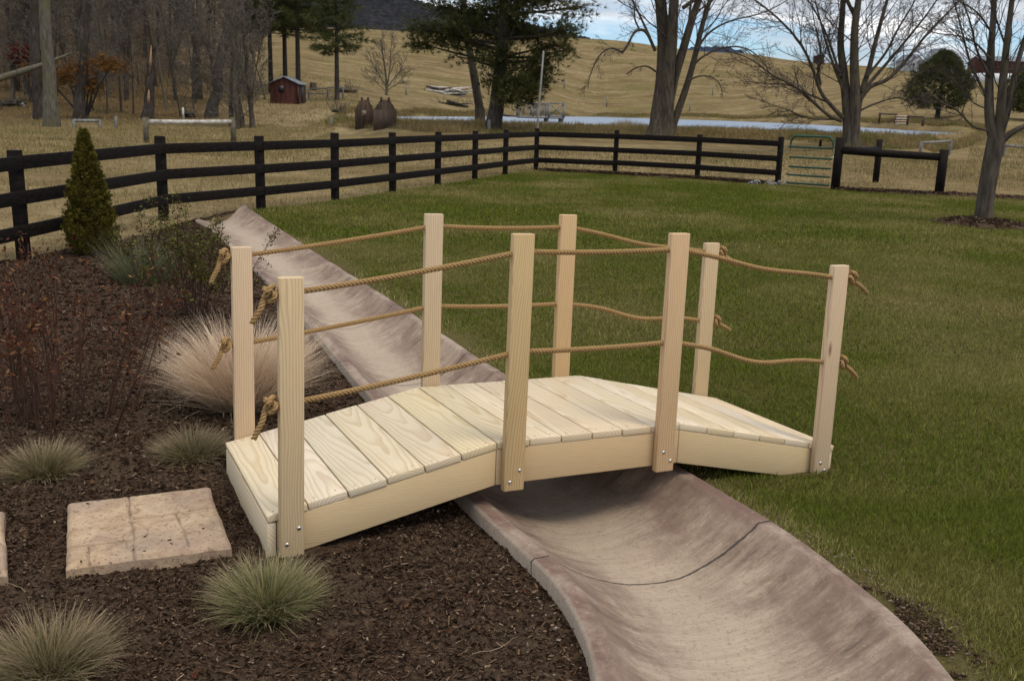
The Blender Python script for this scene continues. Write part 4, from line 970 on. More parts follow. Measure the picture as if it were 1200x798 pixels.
for k in range(900):
    d = random.uniform(66, 150); px_ = random.uniform(-70, 312)
    if d < 70 and px_ > 250: continue
    if px_ > 255 and random.random() < .55: continue
    x = d*(px_-600)/FPX
    if any((x-a)**2+(d-b)**2 < (1.7 if d < 90 else 3.0) for a, b in pl): continue
    pl.append((x, d)); wood_tree(random.choice((0, 1, 2, 3, 3, 4, 4, 5, 5) if d < 95 else (0, 1, 2, 3, 5)), px_, d, random.uniform(.75, 1.25), lean=(random.gauss(0, .035), random.gauss(0, .035)))
    if len(pl) >= 140: break
# trees one can single out
def single(px, py, H, r, top_dx, barkm, twigm, label, seed, lo=.35, dense=1.0, name='bare_tree', torn=()):
    random.seed(seed); p = hit(px, py); root = empty(name, p, label, 'tree'); tr = MB(); cr = MB()
    cfg = dict(wob=.12, up=[.02, .04, .02], sides=[7, 4, 3], n=[int(16*dense), 7, 4], start=[lo, .2, .2], ang=(.45, 1.1), len=[.30 if H < 8 and dense > 1 else .22, .5, .5], rmin=.014, slim=.012, seg=.9)
    n = 9; pts = [np.array([top_dx*(k/n)+random.gauss(0, .05)*(k > 0), random.gauss(0, .1)*(k > 0), -.2+(H+.2)*k/n]) for k in range(n+1)]; R = np.linspace(r, r*.45, n+1); R[0] *= 1.3
    tr.tube(pts, R, 12, False); spread([cr], pts, R, H, 0, 3, cfg); tr.build('trunk', M[barkm], root, smooth=True); cr.build('crown', M[twigm], root)
    for a_, b_, up_ in torn:                                  # torn pale wood standing proud of the bark
        q0, q1 = np.array(pts[int(a_*n)]), np.array(pts[int(b_*n)]); off = np.array([.1*r, -.86*r, 0])
        mb_ = MB().tube([q0+off, (q0+q1)/2+off*[1, .95, 1], q1+off*[1, .8, 1]+[0, 0, up_]], [r*.10, r*.24, r*.05], 7); mb_.build('split_wood', M['split'], root)
single(61, 149, 15, .40, .35, 'bark_pale', 'twig', 'thick pale trunked tree at the front edge of the left woods', 61, .5)
single(47, 140, 15, .36, .2, 'bark_dark', 'twig', 'dark trunk standing just behind the thick pale tree', 62, .5)
single(172, 139, 4.4, .40, .55, 'bark_dark', 'twig', 'dark leaning trunk with a torn orange split top in the woods', 63, .8, .3, torn=((.25, .5, .1), (.67, 1., .25)))
single(247, 138, 9, .42, 2.0, 'bark_dark', 'twig_grey', 'dark leaning trunk behind the right end of the birch rail', 64, .35)
single(92, 140, 7, .36, 1.2, 'bark_dark', 'twig', 'short leaning dark trunk under the rusty foliage', 65, .5, .5)
single(115, 105, 17, .34, 1.0, 'bark_pale', 'twig', 'pale grey trunk rising above the rusty foliage', 66, .5)
single(231, 116, 7.4, .40, .2, 'bark_dark', 'twig', 'broken topped dark trunk with a bare orange tip beside the grey thicket', 67, .8, .3, torn=((.78, 1., .3),))
single(19, 107, 15, .26, -.2, 'bark_dark', 'twig', 'slim dark trunk beside the red leaved shrub', 68, .4)
for (px_, py_, s) in ((276, 152, 71), (284, 150, 72), (272, 148, 73), (296, 150, 74)):
    single(px_, py_, 7.5, .16, random.uniform(-.6, .9), 'bark_grey', 'twig_grey', {71: 'thin grey crab tree, frontmost of the tangle behind the birch rail', 72: 'thin straight grey tree in the tangle right of the birch rail', 73: 'thin grey tree leaning left in the tangle behind the birch rail', 74: 'thin grey tree leaning right, nearest the shed in the tangle'}[s], s, .10, 2.6)
def foliage_blob(px, py, d, blobs, name, mat, label, cat, n=110):
    p = at(px, d); root = empty(name, p, label, cat); cr = MB(); tr = MB()
    for (x, y, rx, ry) in blobs:
        c = pd(x, y, d)-p; sx, sz = rx*d/FPX, ry*d/FPX; cc = c+RNG.normal(0, .5, (n, 3))*np.array([sx, sx, sz]); dv = RNG.normal(0, 1, (n, 3))*np.array([1, 1, .4])
        tufts(cc, dv, 8, .42, .035, .5, cr); tr.tube([[0, 0, -.1], c*.6+[0, 0, .2], c], [.09, .05, .015], 5, False)
    tr.build('trunk', M['bark_dark'], root); cr.build('crown', M[mat], root)
foliage_blob(98, 0, 64, [(90, 82, 26, 10), (120, 72, 24, 7), (75, 90, 16, 12), (105, 100, 14, 12), (130, 78, 16, 6), (42, 84, 14, 6)], 'rusty_evergreen', 'needle_rust', 'rusty orange half dead evergreen behind the thick pale tree', 'tree', 130)
foliage_blob(36, 0, 74, [(30, 58, 18, 8), (40, 66, 16, 8), (22, 68, 12, 7), (50, 58, 8, 6)], 'red_shrub', 'needle_red', 'dark red leaved shrub deep in the left woods', 'shrub', 120)
# fallen birch log leaning at the left
a = pd(-25, 100, 60); b = pd(28, 83, 61); c = pd(50, 76, 62); e = pd(85, 62, 63)
q0 = at(10, 60); lg = empty('fallen_tree', q0, 'pale fallen trunk leaning in from the left edge of the woods', 'fallen tree')
MB().tube(np.array([pd(-60, 125, 59.5), a, b, c, e])-q0, [.26, .22, .18, .13, .05], 9).build('trunk', M['bark_pale'], lg, smooth=True)
# brush thicket: a tangle nobody could count
random.seed(81); mb = [MB()]
cfgb = dict(wob=.2, up=[.06, .04], sides=[3, 3, 3], n=[5, 4, 3], start=[.15, .2], ang=(.3, .8), len=[.55, .5], rmin=.008, seg=.5)
for k in range(330):
    px_ = random.uniform(-60, 300); d = random.uniform(76, 92) if random.random() < .45 else random.uniform(90, 130); p = at(px_, d)
    for j in range(2): grow(mb, p, np.array([random.gauss(0, .3), random.gauss(0, .3), 1.]), random.uniform(1.2, 3.6), .016, 0, 2, cfgb)
tag(mb[0].build('brush_thicket', M['twig'],), kind='stuff', label='grey brown brush tangled under the trees of the left woods')

# ------------------------------------------------------------------ structures and small things far off
barnred = simple('red_painted_boards', (.04, .013, .009), (.085, .027, .018), 2.2, .85, .3, (3, 3, .3))
roofgrey = simple('grey_metal_roof', (.10, .11, .125), (.19, .20, .22), 3, .6, .1)
dark_m = NT('dark_opening').bsdf((.012, .012, .014), .5); white_m = simple('white_boards', (.55, .56, .57), (.72, .72, .72), 3, .7, .1)
greywood = simple('weathered_grey_wood', (.11, .10, .09), (.25, .235, .215), 7, .9, .4, (1, 1, .3)); brownwood = simple('weathered_brown_wood', (.028, .018, .013), (.085, .055, .036), 5, .9, .5, (4, 4, .3))
M['greywood'] = greywood; M['brownwood'] = brownwood
M['postwood'] = simple('mossy_post_wood', (.06, .05, .032), (.14, .115, .075), 7, .9, .3)
M['birch'] = simple('birch_pole', (.22, .18, .13), (.50, .47, .42), 5, .85, .3, contrast=(.3, .6))
def gable(name, p, wx, dy, hw, hr, yaw, label, cat, wall_m, roof_m, over=.15):
    root = empty(name, p, label, cat, rz=yaw); x, y = wx/2, dy/2
    V = [[-x, -y, -.3], [x, -y, -.3], [x, y, -.3], [-x, y, -.3], [-x, -y, hw], [x, -y, hw], [x, y, hw], [-x, y, hw], [0, -y, hr], [0, y, hr]]
    MB().add(V, F4=[[1, 2, 6, 5], [3, 0, 4, 7]], FN=[[0, 1, 5, 8, 4], [2, 3, 7, 9, 6]]).build('wall', wall_m, root)
    sl_ = (hr-hw)/x; rb = MB()
    for sg in (-1, 1):
        e = x+over; ze = hw-sl_*over+.02; t_ = .07
        P8 = [[0, -y-over, hr+.02], [sg*e, -y-over, ze], [sg*e, y+over, ze], [0, y+over, hr+.02]]
        rb.add(P8+[[a_, b_, c_+t_] for a_, b_, c_ in P8], F4=[[0, 1, 2, 3], [4, 7, 6, 5], [0, 4, 5, 1], [1, 5, 6, 2], [2, 6, 7, 3], [3, 7, 4, 0]])
    rb.build('roof', roof_m, root); return root
sp = hit(338, 121); sh = gable('garden_shed', sp, 2.55, 2.5, 1.62, 2.2, -.04, 'small dark red shed with a grey roof in front of the pines', 'shed', barnred, roofgrey)
sh.scale = (.88, .88, .88)
wf = MB().box((-.25, -1.315, 1.2), (.46, .05, .56)).build('window_frame', dark_m, sh); MB().box((-.25, -1.345, 1.2), (.36, .02, .46)).build('pane', NT('shed_glass').bsdf((.02, .022, .026), .35, None, .3), wf)
boxpart('corner_trim', (1.25, -1.32, .8), (.09, .07, 1.75), brownwood, sh, .0); boxpart('door', (1.275, .1, .82), (.05, .95, 1.6), dark_m, sh, 0)
# two dark play huts shaped like castle fronts
def hut(px, py, wd, label, front):
    p = hit(px, py); k = p[1]/FPX; root = empty('play_hut', p, label, 'play hut', rz=.12); W_ = wd*k; H1 = 21*k; H2 = 33*k; D_ = 1.3
    prof_ = [(-W_/2, 0), (W_/2, 0), (W_/2, H1), (W_*.40, H1*1.12), (W_*.40, H1*1.2), (W_*.28, H2*.86), (W_*.28, H2*.92), (W_*.17, H2*.97), (-W_*.17, H2*.97), (-W_*.28, H2*.92), (-W_*.28, H2*.86), (-W_*.40, H1*1.2), (-W_*.40, H1*1.12), (-W_/2, H1)]
    n = len(prof_); y0 = -.08
    def ext(ya, yb): return MB().add([[x, ya, z-(.15 if z == 0 else 0)] for x, z in prof_]+[[x, yb, z-(.15 if z == 0 else 0)] for x, z in prof_], F4=[[a_, (a_+1) % n, (a_+1) % n+n, a_+n] for a_ in range(n)], FN=[list(range(n))[::-1], list(range(n, 2*n))])
    ext(D_, D_+.08).build('back_wall', brownwood, root)
    if front: ext(0, .08).build('front_wall', brownwood, root)
    else: boxpart('front_wall', (0, .04, H1*.5-.05), (W_, .08, H1+.1), simple('brown_planks', (.05, .032, .022), (.12, .08, .055), 6, .9, .4, (4, 4, .3)), root, 0)
    for sx_ in (-1, 1): boxpart('side_wall', (sx_*(W_/2-.05), D_/2+.04, H1*.5-.05), (.08, D_-.09, H1+.1), brownwood, root, 0)
    for sx_ in (-1, 1): MB().tube([(sx_*W_*.17, D_+.04, H2*.9), (sx_*W_*.17, D_+.04, H2*1.0), (sx_*W_*.17, D_+.04, H2*1.07)], [.05, .07, .06], 6).build('finial', brownwood, root)
    if front: boxpart('window', (0, -.012, H1*.82), (.22, .02, .26), simple('pale_board', (.16, .12, .08), (.22, .17, .11), 5), root, 0)
hut(427, 151, 21, 'narrow dark wooden play hut, left of the pair by the pond', True)
hut(451, 151, 26, 'wider dark wooden play hut with plank front, right of the pair by the pond', False)
# birch rail on two posts and other horse rails
def two_post(pa, pb, ht, hr, label, mat, rr, name='horse_rail', pr=.09, pmat=None):
    A_, B_ = hit(*pa), hit(*pb); return rail_fence(name, [(A_[0], A_[1], ht*A_[1]/FPX), (B_[0], B_[1], ht*B_[1]/FPX)], [(0, 1, hr*A_[1]/FPX, hr*B_[1]/FPX)], label, pr, rr, mat, 'horse rail', pmat=pmat)
two_post((172, 168), (274, 168), 29, 24, 'pale birch pole on two posts in the meadow at the edge of the woods', 'birch', .10, pr=.12, pmat='postwood')
two_post((87, 150), (117, 150), 9, 8, 'low grey rail on short posts below the rusty foliage', 'greywood', .10, pr=.10)
two_post((1078, 184), (1112, 182), 17, 16, 'pale thin rail on two posts left of the forked tree', 'greywood', .05, pr=.06)
two_post((1176, 184), (1225, 188), 14, 13, 'pale thin rail on posts at the right edge behind the forked tree', 'greywood', .05, pr=.06)
two_post((1030, 145), (1049, 146), 12, 11, 'dark square rail across the pond, left of the striped poles', 'brownwood', .07, pr=.10)
two_post((1063, 147), (1081, 148), 11, 10, 'dark square rail across the pond, right of the striped poles', 'brownwood', .07, pr=.10)
for (px_, py_, h, r, mt, nm, lb) in ((136, 150, 13, .09, 'greywood', 'wooden_post', 'short grey post right of the low rail by the woods'), (215, 141, 14, .07, 'birch', 'wooden_post', 'pale thin post behind the birch rail'),
        (388, 148, 9, .07, 'greywood', 'wooden_post', 'small grey post in the meadow below the stump'), (573, 154, 13, .07, 'greywood', 'marker_post', 'whitish marker post in front of the big pine trunk'),
        (661, 104, 11, .1, 'greywood', 'wooden_post', 'lone grey post on the hillside above the wooden dock'), (711, 126, 12, .1, 'greywood', 'wooden_post', 'lone grey post on the far bank right of the wooden dock'),
        (808, 131, 12, .1, 'greywood', 'wooden_post', 'grey post on the far bank right of the massive tree'), (835, 112, 12, .1, 'greywood', 'wooden_post', 'grey post on the hillside right of the massive tree'), (476, 112, 10, .09, 'greywood', 'wooden_post', 'grey post beside the small round bare tree'),
        (961, 172, 8, .06, 'fence', 'wooden_post', 'short dark post seen through the green gate')):
    p = hit(px_, py_); k = p[1]/FPX; tag(MB().tube([(0, 0, -.15), (0, 0, h*k*.5), (.01, 0, h*k)], [r, r, r*.92], 8).build(nm, M[mt], loc=p), lb, 'post')
p = np.array([*gp(633, 160, 0.05)[:2], 0]); p = at(630, 31.); p[2] = hz(p[0], p[1])
tag(MB().tube([(0, 0, -.1), (.02, 0, 1.4), (.13, .05, 3.5)], [.034, .032, .026], 8).build('tall_pole', M['greywood'], loc=p), 'tall thin pale pole leaning slightly at the fence corner', 'pole')
# wooden dock reaching into the pond
p = at(634, 70); p[2] = WATER; k = 70/FPX
dock = empty('wooden_dock', p, 'weathered grey wooden dock with railings over the pond', 'dock', rz=.05)
L_ = 52*k; boxpart('deck', (0, .9, .30), (L_, 2.2, .14), greywood, dock, 0)
for sx_ in (.14, .47):
    for yy_ in (.05, 1.7): boxpart('leg', (sx_*L_, yy_, -.2), (.2, .2, .86), greywood, dock, 0)
for yy_, nm in ((-.16, 0), (1.96, 1)):
    for x_ in np.linspace(-.5, .16, 3): boxpart('railing_post', (x_*L_, yy_, .82), (.1, .1, .95), greywood, dock, 0)
    boxpart('railing', (-.17*L_, yy_, 1.27), (.68*L_, .11, .07), greywood, dock, 0)
    bl_ = MB()
    for x_ in np.linspace(-.47, .14, 19): bl_.box((x_*L_, yy_+.0, .84), (.03, .03, .82))
    bl_.build('balusters', greywood, dock)
for x_ in (.17, .50): boxpart('railing_post', (x_*L_, -.16, .82), (.13, .13, 1.05), greywood, dock, 0)
xb = MB(); wdt = .33*L_; cx = .335*L_
for zc, hgt in ((.42, .12), (1.29, .10)): xb.box((cx, -.16, zc), (wdt, .07, hgt))
for sg in (-1, 1):
    a_ = math.atan2(.75, wdt*.9)*sg; xb.box((cx, -.16+.035*sg, .85), (math.hypot(.75, wdt*.9), .05, .08), [[math.cos(a_), 0, -math.sin(a_)], [0, 1, 0], [math.sin(a_), 0, math.cos(a_)]])
xb.build('cross_panel', greywood, dock)
# fallen branches and log heaps
def logheap(px, py, wpx, hpx, n, mats, label, seed, name='log_heap'):
    random.seed(seed); p = hit(px, py); k = p[1]/FPX; root = empty(name, p, label, 'log pile')
    for j in range(n):
        L_ = wpx*k*random.uniform(.35, .8); c = np.array([random.uniform(-.5, .5)*(wpx*k-L_), random.uniform(-.5, .5), random.uniform(.08, hpx*k*.7)]); d = np.array([1, random.gauss(0, .35), random.gauss(0, .12)]); d /= np.linalg.norm(d)
        r = random.uniform(.06, .2); MB().tube([c-d*L_/2, c+[0, 0, random.uniform(-.1, .1)], c+d*L_/2], [r, r*.9, r*.5], 7).build('log', M[random.choice(mats)], root, smooth=True)
    mb_ = [MB()]
    for j in range(12): grow(mb_, np.array([random.uniform(-.5, .5)*wpx*k, random.uniform(-.4, .4), .2]), np.array([random.gauss(0, .7), random.gauss(0, .4), .6]), random.uniform(.6, 1.4), .03, 0, 2, cfgb)
    mb_[0].build('twigs', M['twig_grey'], root)
logheap(525, 111, 62, 9, 22, ['birch', 'birch', 'bark_grey', 'split'], 'heap of pale bleached logs on the far bank left of the pine', 91)
logheap(535, 125, 48, 5, 5, ['bark_dark'], 'dark fallen branch on the grass below the bleached log heap', 92, 'fallen_branch')
logheap(608, 143, 42, 10, 7, ['bark_dark'], 'dark broken limbs lying on the bank right of the pine trunk', 93, 'fallen_branch')
logheap(408, 109, 26, 6, 5, ['bark_grey'], 'grey brush pile left of the small round bare tree', 94, 'brush_pile')
logheap(16, 125, 30, 10, 8, ['bark_grey', 'birch', 'bark_dark'], 'jumble of broken wood on the ground at the left edge of the woods', 95, 'brush_pile')
logheap(222, 138, 16, 8, 6, ['bark_dark'], 'black log pile beside the pale thin post behind the birch rail', 96)
logheap(396, 133, 14, 5, 5, ['bark_grey'], 'small woodpile in the meadow right of the red shed', 97)
p = hit(367, 106); tag(MB().tube([(0, 0, -.2), (0, 0, .2), (.03, 0, .75)], [.5, .38, .34], 12).build('tree_stump', M['bark_grey'], loc=p), 'grey tree stump right of the red shed', 'stump')
random.seed(99)
A_, B_ = hit(362, 117), hit(402, 116)
two = rail_fence('paddock_fence', [(A_[0], A_[1], .95), ((A_[0]*.45+B_[0]*.55), (A_[1]*.45+B_[1]*.55), 1.0), (B_[0], B_[1], 1.0)], [(0, 1, .9, .9), (1, 2, .95, .95), (0, 1, .5, .5)], 'low grey and green paddock fence right of the red shed', .08, .05, 'greywood', 'fence')
# farm beyond the field
def farm(px, d, py_base): q = pd(px, py_base, d); return np.array([q[0], q[1], hz(q[0], q[1])])
barn = gable('red_barn', farm(1172, 230, 108), 8, 13, 4.4, 5.6, 1.52, 'long red barn with a white base behind the forked tree', 'barn', barnred, roofgrey); boxpart('white_base', (0, 0, .7), (8.2, 13.2, 2.1), white_m, barn, 0)
barn2 = gable('red_barn', farm(1094, 270, 100), 5, 6, 3.0, 6.6, .2, 'red gabled barn peeping above the round evergreen', 'barn', barnred, roofgrey)
hs = gable('farmhouse', farm(1063, 285, 100), 5, 5, 2.6, 4.4, .5, 'pale grey farmhouse behind the wide spreading tree', 'house', simple('pale_siding', (.30, .31, .33), (.38, .39, .40), 2, .8, .1), roofgrey)
for x_ in (-1.2, 1.2): boxpart('window', (x_, -2.51, 1.5), (.7, .06, 1.), dark_m, hs, 0)
sp = farm(958, 292, 86); sm = gable('hilltop_shed', sp, 2.4, 2.2, 2.2, 2.6, .1, 'tiny red shed on the skyline left of the wide spreading tree', 'shed', barnred, white_m); boxpart('door', (0, -1.12, .9), (.8, .05, 1.8), barnred, sm, 0)
# striped poles between the two dark rails
p = hit(1056, 147); jp = empty('striped_poles', p, 'pale striped jump poles between two dark rails across the pond', 'jump poles')
for k_2 in range(4): MB().tube([(-.55, -.1, .12+.2*k_2), (.0, 0, .14+.2*k_2), (.55, .1, .16+.2*k_2)], .05, 7).build('pole', simple('salmon_pole', (.35, .2, .12), (.55, .4, .3), 3) if k_2 % 2 else M['birch'], jp)
# pale debris by the fence end
random.seed(5); p = np.array([6.55, 25.35, 0.]); p[2] = hz(p[0], p[1]); pm = NT('pale_plastic').bsdf((.26, .27, .28), .6); mbp = MB()
for k in range(16): 
    c = np.array([random.uniform(-.45, .45), random.uniform(-.12, .12), random.uniform(.02, .10)]); a_ = random.uniform(0, 3); mbp.tube([c, c+[.06*math.cos(a_), .06*math.sin(a_), .05], c+[.13*math.cos(a_+.5), .13*math.sin(a_+.5), .0]], 0.012, 5)
tag(mbp.build('plastic_debris', pm, loc=p), 'crumpled pale plastic debris at the foot of the fence beside the gate', 'debris')

# ------------------------------------------------------------------ scattered grass, mulch and litter
def sample(poly, n, lo, hi, marg=1.25):
    """random points in view between two distances, inside polygon"""
    out = []; tot = 0
    while tot < n:
        y = np.sqrt(U(lo*lo, hi*hi, n)); x = U(-.56*marg, .56*marg, n)*y; m = inpoly(x, y, poly) if poly is not None else np.ones(n, bool)
        q = np.stack([x[m], y[m]], 1); out.append(q); tot += len(q)
        if len(q) < n*.002: break
    return np.concatenate(out)[:n]
def zarr(P, off=0.): return np.concatenate([P, (terrain(P[:, 0], P[:, 1])+off)[:, None]], 1)
M['lawn_blade'] = blade_mat('lawn_blades', [(0., (.046, .06, .007)), (.5, (.115, .138, .016)), (.86, (.175, .192, .03)), (.95, (.25, .21, .07)), (1., (.42, .34, .16))],
    patch=[(0., (.14, .118, .032)), (.5, (.27, .215, .07)), (1., (.46, .36, .17))], noise_scale=.33, patch_lim=(.45, .70), trans=.3)
mb = MB()
for lo, hi, n, h, wd_, ns in ((2.3, 4.6, 70000, (.016, .042), .0034, 2), (4.6, 7.5, 130000, (.016, .042), .0046, 2), (7.5, 13, 150000, (.02, .045), .0085, 1), (13, 30, 230000, (.03, .06), .016, 1)):
    P = sample(LAWN, n, lo, hi); m = ~foot(P[:, 0], P[:, 1]); m &= ~inpoly(P[:, 0], P[:, 1], SWPOLY)
    thin = fbm(P[:, 0]*1.6, P[:, 1]*1.6, 3, 61); worn = fbm(P[:, 0]*1.9, P[:, 1]*1.9, 2, 93) > .09; edge = swdist(P[:, 0], P[:, 1]) if hi < 14 else np.full(len(P), 9.)
    m &= RNG.random(len(P)) < np.clip(.16+edge*3.2+thin*1.8-.5*worn*np.clip(1-edge/.28, 0, 1), .03, 1); P = P[m]; N = len(P)
    tint = np.clip(RNG.random(N)*.9+thin[m]*.25+np.clip(.3-edge[m], 0, .3)*2.6*RNG.random(N), 0, 1)
    blades(zarr(P, -.004), U(h[0], h[1], N)*(1+.4*np.clip(thin[m]*2, -.6, 1)), np.full(N, wd_)*U(.7, 1.2, N), U(0, 1.0, N), U(0, 2*PI, N), U(.1, 1.1, N), ns, tint, yaw=U(0, PI, N), mb=mb)
tag(mb.build('lawn_grass', M['lawn_blade']), kind='stuff', label='short mown green lawn grass with straw coloured patches')
# dry meadow and bank grass
M['meadow_blade'] = blade_mat('meadow_blades', [(0., (.13, .095, .035)), (.5, (.25, .18, .08)), (.8, (.36, .27, .135)), (1., (.15, .14, .045))],
    patch=[(0., (.085, .085, .025)), (.6, (.16, .14, .045)), (1., (.28, .21, .10))], noise_scale=.35, patch_lim=(.48, .64), trans=.25)
mb = MB()
for lo, hi, n, h, wd_ in ((9, 30, 90000, (.04, .13), .010), (30, 62, 150000, (.06, .18), .022), (62, 120, 60000, (.1, .3), .045)):
    P = sample(None, n, lo, hi, 1.2); x, y = P[:, 0], P[:, 1]
    m = ~(inpoly(x, y, LAWN) | inpoly(x, y, BED) | inpoly(x, y, SWPOLY)); z = terrain(x, y); m &= ~((y > 40) & (z < WATER+.03) & (pxcol(x, y) > 392) & (pxcol(x, y) < 1140))
    if lo >= 62: m &= (pxcol(x, y) < 420)
    P = P[m]; N = len(P); tl = fbm(P[:, 0]*.8, P[:, 1]*.8, 3, 71)
    blades(zarr(P, -.01), U(h[0], h[1], N)*(1+np.clip(tl*2.5, -.6, 1.2)), np.full(N, wd_), U(0, .8, N), U(0, 2*PI, N), U(.1, 1., N), 2, np.clip(RNG.random(N)+tl*.3, 0, 1), yaw=U(0, PI, N), mb=mb)
# taller rough grass along the pond bank
n = 60000; c_ = U(380, 1330, n); base_d = np.interp(c_, sorted(_dn), [_dn[k] for k in sorted(_dn)]); d_ = base_d-U(0, 6.5, n)
x_ = np.array([d*(c-600)/FPX for c, d in zip(c_, d_)]); P = np.stack([x_, d_], 1); tl = fbm(P[:, 0]*.7, P[:, 1]*.9, 3, 73)
blades(zarr(P, -.02), U(.12, .36, n)*(1+np.clip(tl*2, -.6, 1)), np.full(n, .022), U(0, .7, n), U(0, 2*PI, n), U(.3, 1.3, n), 2, np.clip(RNG.random(n)*.7+tl*.5, 0, 1), yaw=U(0, PI, n), mb=mb)
n = 26000; c_ = U(395, 1140, n); base_d = np.interp(c_, sorted(_df), [_df[k] for k in sorted(_df)]); d_ = base_d+U(.2, 5, n)
x_ = np.array([d*(c-600)/FPX for c, d in zip(c_, d_)]); P = np.stack([x_, d_], 1)
blades(zarr(P, -.02), U(.15, .5, n), np.full(n, .05), U(0, .7, n), U(0, 2*PI, n), U(.3, 1.3, n), 2, RNG.random(n)*.55, yaw=U(0, PI, n), mb=mb)
tag(mb.build('meadow_grass', M['meadow_blade']), kind='stuff', label='dry tan meadow grass beyond the black fence')
# mulch chips: splintered shards lying every way
def shards(P, ln, wd_, th_, tint, lift, mb):
    N = len(P); az = U(0, 2*PI, N); ti = RNG.normal(0, .35, N); a = np.stack([np.cos(az)*np.cos(ti), np.sin(az)*np.cos(ti), np.sin(ti)], 1)
    b = np.cross(a, np.array([0, 0, 1.])+RNG.normal(0, .35, (N, 3))); b /= np.linalg.norm(b, axis=1)[:, None]; c = np.cross(a, b)
    P = P+np.array([0, 0, 1.])*lift[:, None]; L = ln[:, None]/2; W_ = wd_[:, None]/2; T_ = th_[:, None]/2
    V = np.stack([P-a*L-b*W_*.6-c*T_, P-a*L*.9+b*W_-c*T_, P+a*L*.8+b*W_*.7-c*T_, P+a*L-b*W_*.5-c*T_, P-a*L*.8-b*W_*.4+c*T_, P-a*L*.8+b*W_*.7+c*T_, P+a*L*.7+b*W_*.5+c*T_, P+a*L*.8-b*W_*.4+c*T_], 1)
    i = (np.arange(N)*8)[:, None]; q = lambda *k: np.concatenate([i+j for j in k], 1)
    mb.add(V.reshape(-1, 3), F4=np.concatenate([q(4, 5, 6, 7), q(0, 1, 5, 4), q(1, 2, 6, 5), q(2, 3, 7, 6), q(3, 0, 4, 7)]), tint=np.repeat(tint, 8), t=0.)
def chip_mat():
    n = NT('mulch_chip'); c = n.ramp(n.attr('tint'), [(0., (.016, .0095, .006)), (.45, (.055, .033, .0205)), (.75, (.125, .076, .046)), (.92, (.21, .138, .086)), (.988, (.32, .23, .15)), (1., (.42, .36, .30))])
    g = n.noise(n.coord(), 160, 3); return n.bsdf(n.mix(n.math('MULTIPLY', n.ramp(g, [(.35, 1.), (.6, 0.)]), .45), c, (.012, .007, .0045)), .9, None, .05)
M['chip'] = chip_mat(); mb = MB()
for lo, hi, n, l0, l1 in ((2.2, 4.5, 60000, .006, .026), (4.5, 7.5, 36000, .010, .034), (7.5, 16, 30000, .016, .05)):
    P = sample(BED, n, lo, hi); P = P[~foot(P[:, 0], P[:, 1]) & ~inpoly(P[:, 0], P[:, 1], SWPOLY)]; N = len(P); Z = bed_z(P[:, 0], P[:, 1]); P3 = np.concatenate([P, Z[:, None]], 1)
    ln_ = l0+(l1-l0)*RNG.random(N)**2.6; shards(P3, ln_, ln_*U(.18, .55, N), ln_*U(.08, .25, N), np.minimum(RNG.random(N)**1.1, np.where(RNG.random(N) < .7, .985, 1)), U(-.003, .008, N), mb)
P = sample(BED, 5200, 2.2, 8); P = P[~foot(P[:, 0], P[:, 1]) & ~inpoly(P[:, 0], P[:, 1], SWPOLY)]; N = len(P); Z = bed_z(P[:, 0], P[:, 1]); cl_ = fbm(P[:, 0]*2.2, P[:, 1]*2.2, 3, 88)
shards(np.concatenate([P, Z[:, None]], 1), U(.012, .042, N)*(1+np.clip(cl_, -.3, .5)), U(.003, .010, N), U(.002, .006, N), np.clip(U(.45, .985, N)+cl_*.3, 0, .988), U(.004, .016, N), mb)
for line, wd_ in (([(.8, 29.0), (4.4, 27.55), (6.5, 25.9)], .3), ([(8.1, 24.2), (10.3, 23.4), (19, 20.5)], .3)):
    q = U(0, 1, 3000); L_ = np.array(line); k = q*(len(L_)-1); i0 = np.minimum(k.astype(int), len(L_)-2); P = L_[i0]+(L_[i0+1]-L_[i0])*(k-i0)[:, None]+RNG.normal(0, wd_*.5, (3000, 2))
    shards(zarr(P, .06), U(.03, .09, 3000), U(.015, .04, 3000), U(.01, .02, 3000), RNG.random(3000), U(0, .02, 3000), mb)
P = TC[:2]+RNG.normal(0, .32, (2500, 2)); r_ = np.hypot(P[:, 0]-TC[0], P[:, 1]-TC[1]); P = P[r_ < .85]; r_ = r_[r_ < .85]; N = len(P)
shards(np.concatenate([P, (hz(TC[0], TC[1])+.10*(1-(r_/.8)**2)+.012)[:, None]], 1), U(.02, .07, N), U(.01, .03, N), U(.006, .015, N), RNG.random(N), U(0, .01, N), mb)
q_ = RNG.random((9, 2)); A4 = np.array(sl1); P = A4[0]+(A4[1]-A4[0])*q_[:, :1]+(A4[3]-A4[0])*(q_[:, 1:]**2)
z_ = float(bed_z(A4.mean(0)[:1], A4.mean(0)[1:2])[0])+.05
shards(np.concatenate([P, np.full((9, 1), z_)], 1), U(.008, .022, 9), U(.004, .009, 9), U(.003, .006, 9), U(.2, .9, 9), U(.001, .003, 9), mb)
tag(mb.build('mulch_chips', M['chip']), kind='stuff', label='dark shredded bark mulch chips covering the planting bed')
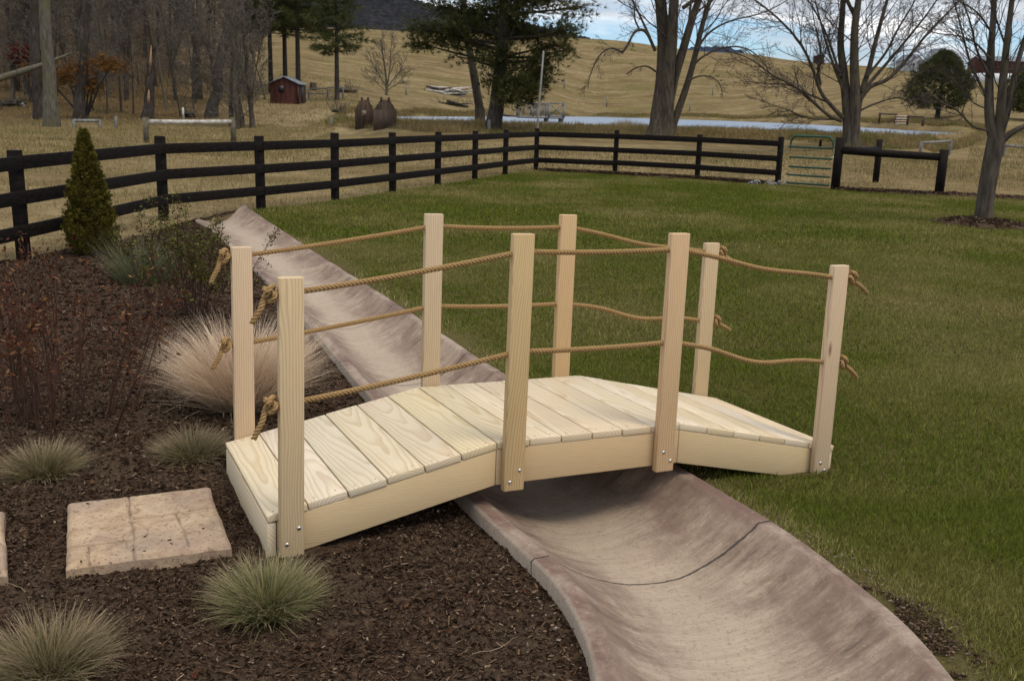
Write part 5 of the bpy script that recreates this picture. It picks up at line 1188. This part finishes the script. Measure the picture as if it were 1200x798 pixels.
# dead stalks and pale litter on the mulch, straw bits on the lawn edge
random.seed(77); mb = MB()
for q in sample(BED, 28, 2.4, 8):
    if foot(q[0], q[1]): continue
    z = float(bed_z(q[:1], q[1:2])[0]); a_ = random.uniform(0, 2*PI); L_ = random.uniform(.06, .30); c = np.array([q[0], q[1], z+.012])
    bend = random.gauss(0, .5); W_ = [c+np.array([math.cos(a_+bend*q_)*L_*q_, math.sin(a_+bend*q_)*L_*q_, .02*math.sin(PI*q_)*random.random()]) for q_ in np.linspace(0, 1, 7)]
    mb.tube(W_, [.001]*5+[.0008, .0005], 4, False, tint=random.random()*.5, t=.3)
tag(mb.build('dead_stalks', M['tan_grass']), kind='stuff', label='thin dead grass stalks lying on the mulch')
mb = MB(); P = sample(BED, 260, 2.3, 9); Z = bed_z(P[:, 0], P[:, 1]); N = len(P)
leaves([(np.array([a, b, c+.012]), 0) for (a, b), c in zip(P, Z)], 420, .016, .004, mb)
P = sample(LAWN, 60, 2.5, 9); leaves([(np.array([a, b, c+.03]), 0) for (a, b), c in zip(P, terrain(P[:, 0], P[:, 1]))], 60, .010, .004, mb)
tag(mb.build('fallen_leaves', M['dry_leaf']), kind='stuff', label='small dry brown leaves scattered on mulch and lawn')
# pebbles and pale flecks along the trough edge
mb = MB(); P = []
for k in range(240):
    if k < 110: j = random.randrange(60, len(CL)-40); e = CL[j]-(CR[j]-CL[j])*random.uniform(.02, .2)
    else: j = random.randrange(100, len(CL)-40); fr_ = random.random(); e = CR[j]*(1-fr_)+CR[j+1]*fr_+(CR[j]-CL[j])*random.uniform(.01, .12)
    P.append([e[0], e[1], hz(e[0], e[1])+.012])
P = np.array(P); Q_ = []
for k in range(3600):                                        # crumbs of soil and bark where the turf is worn in patches along the rim
    j = random.randrange(100, len(CR)-40); fr_ = random.random(); ej = CR[j]*(1-fr_)+CR[j+1]*fr_; e = ej+(CR[j]-CL[j])*(abs(random.gauss(.0, .07))+.01)
    if float(fbm(e[0]*1.9, e[1]*1.9, 2, 93)) > .05 and float(fbm(e[0]*9, e[1]*9, 2, 94)) > .02: Q_.append([e[0], e[1], hz(e[0], e[1])+.004])
Q_ = np.array(Q_); NQ = len(Q_); shards(Q_, U(.006, .022, NQ), U(.004, .010, NQ), U(.003, .007, NQ), U(.55, .99, NQ), U(0, .006, NQ), mb)
N = len(P); shards(P, U(.005, .018, N), U(.005, .012, N), U(.004, .009, N), U(.955, 1., N), U(0, .006, N), mb)
tag(mb.build('pale_flecks', M['chip']), kind='stuff', label='pale pebbles and flecks along the trough edges')
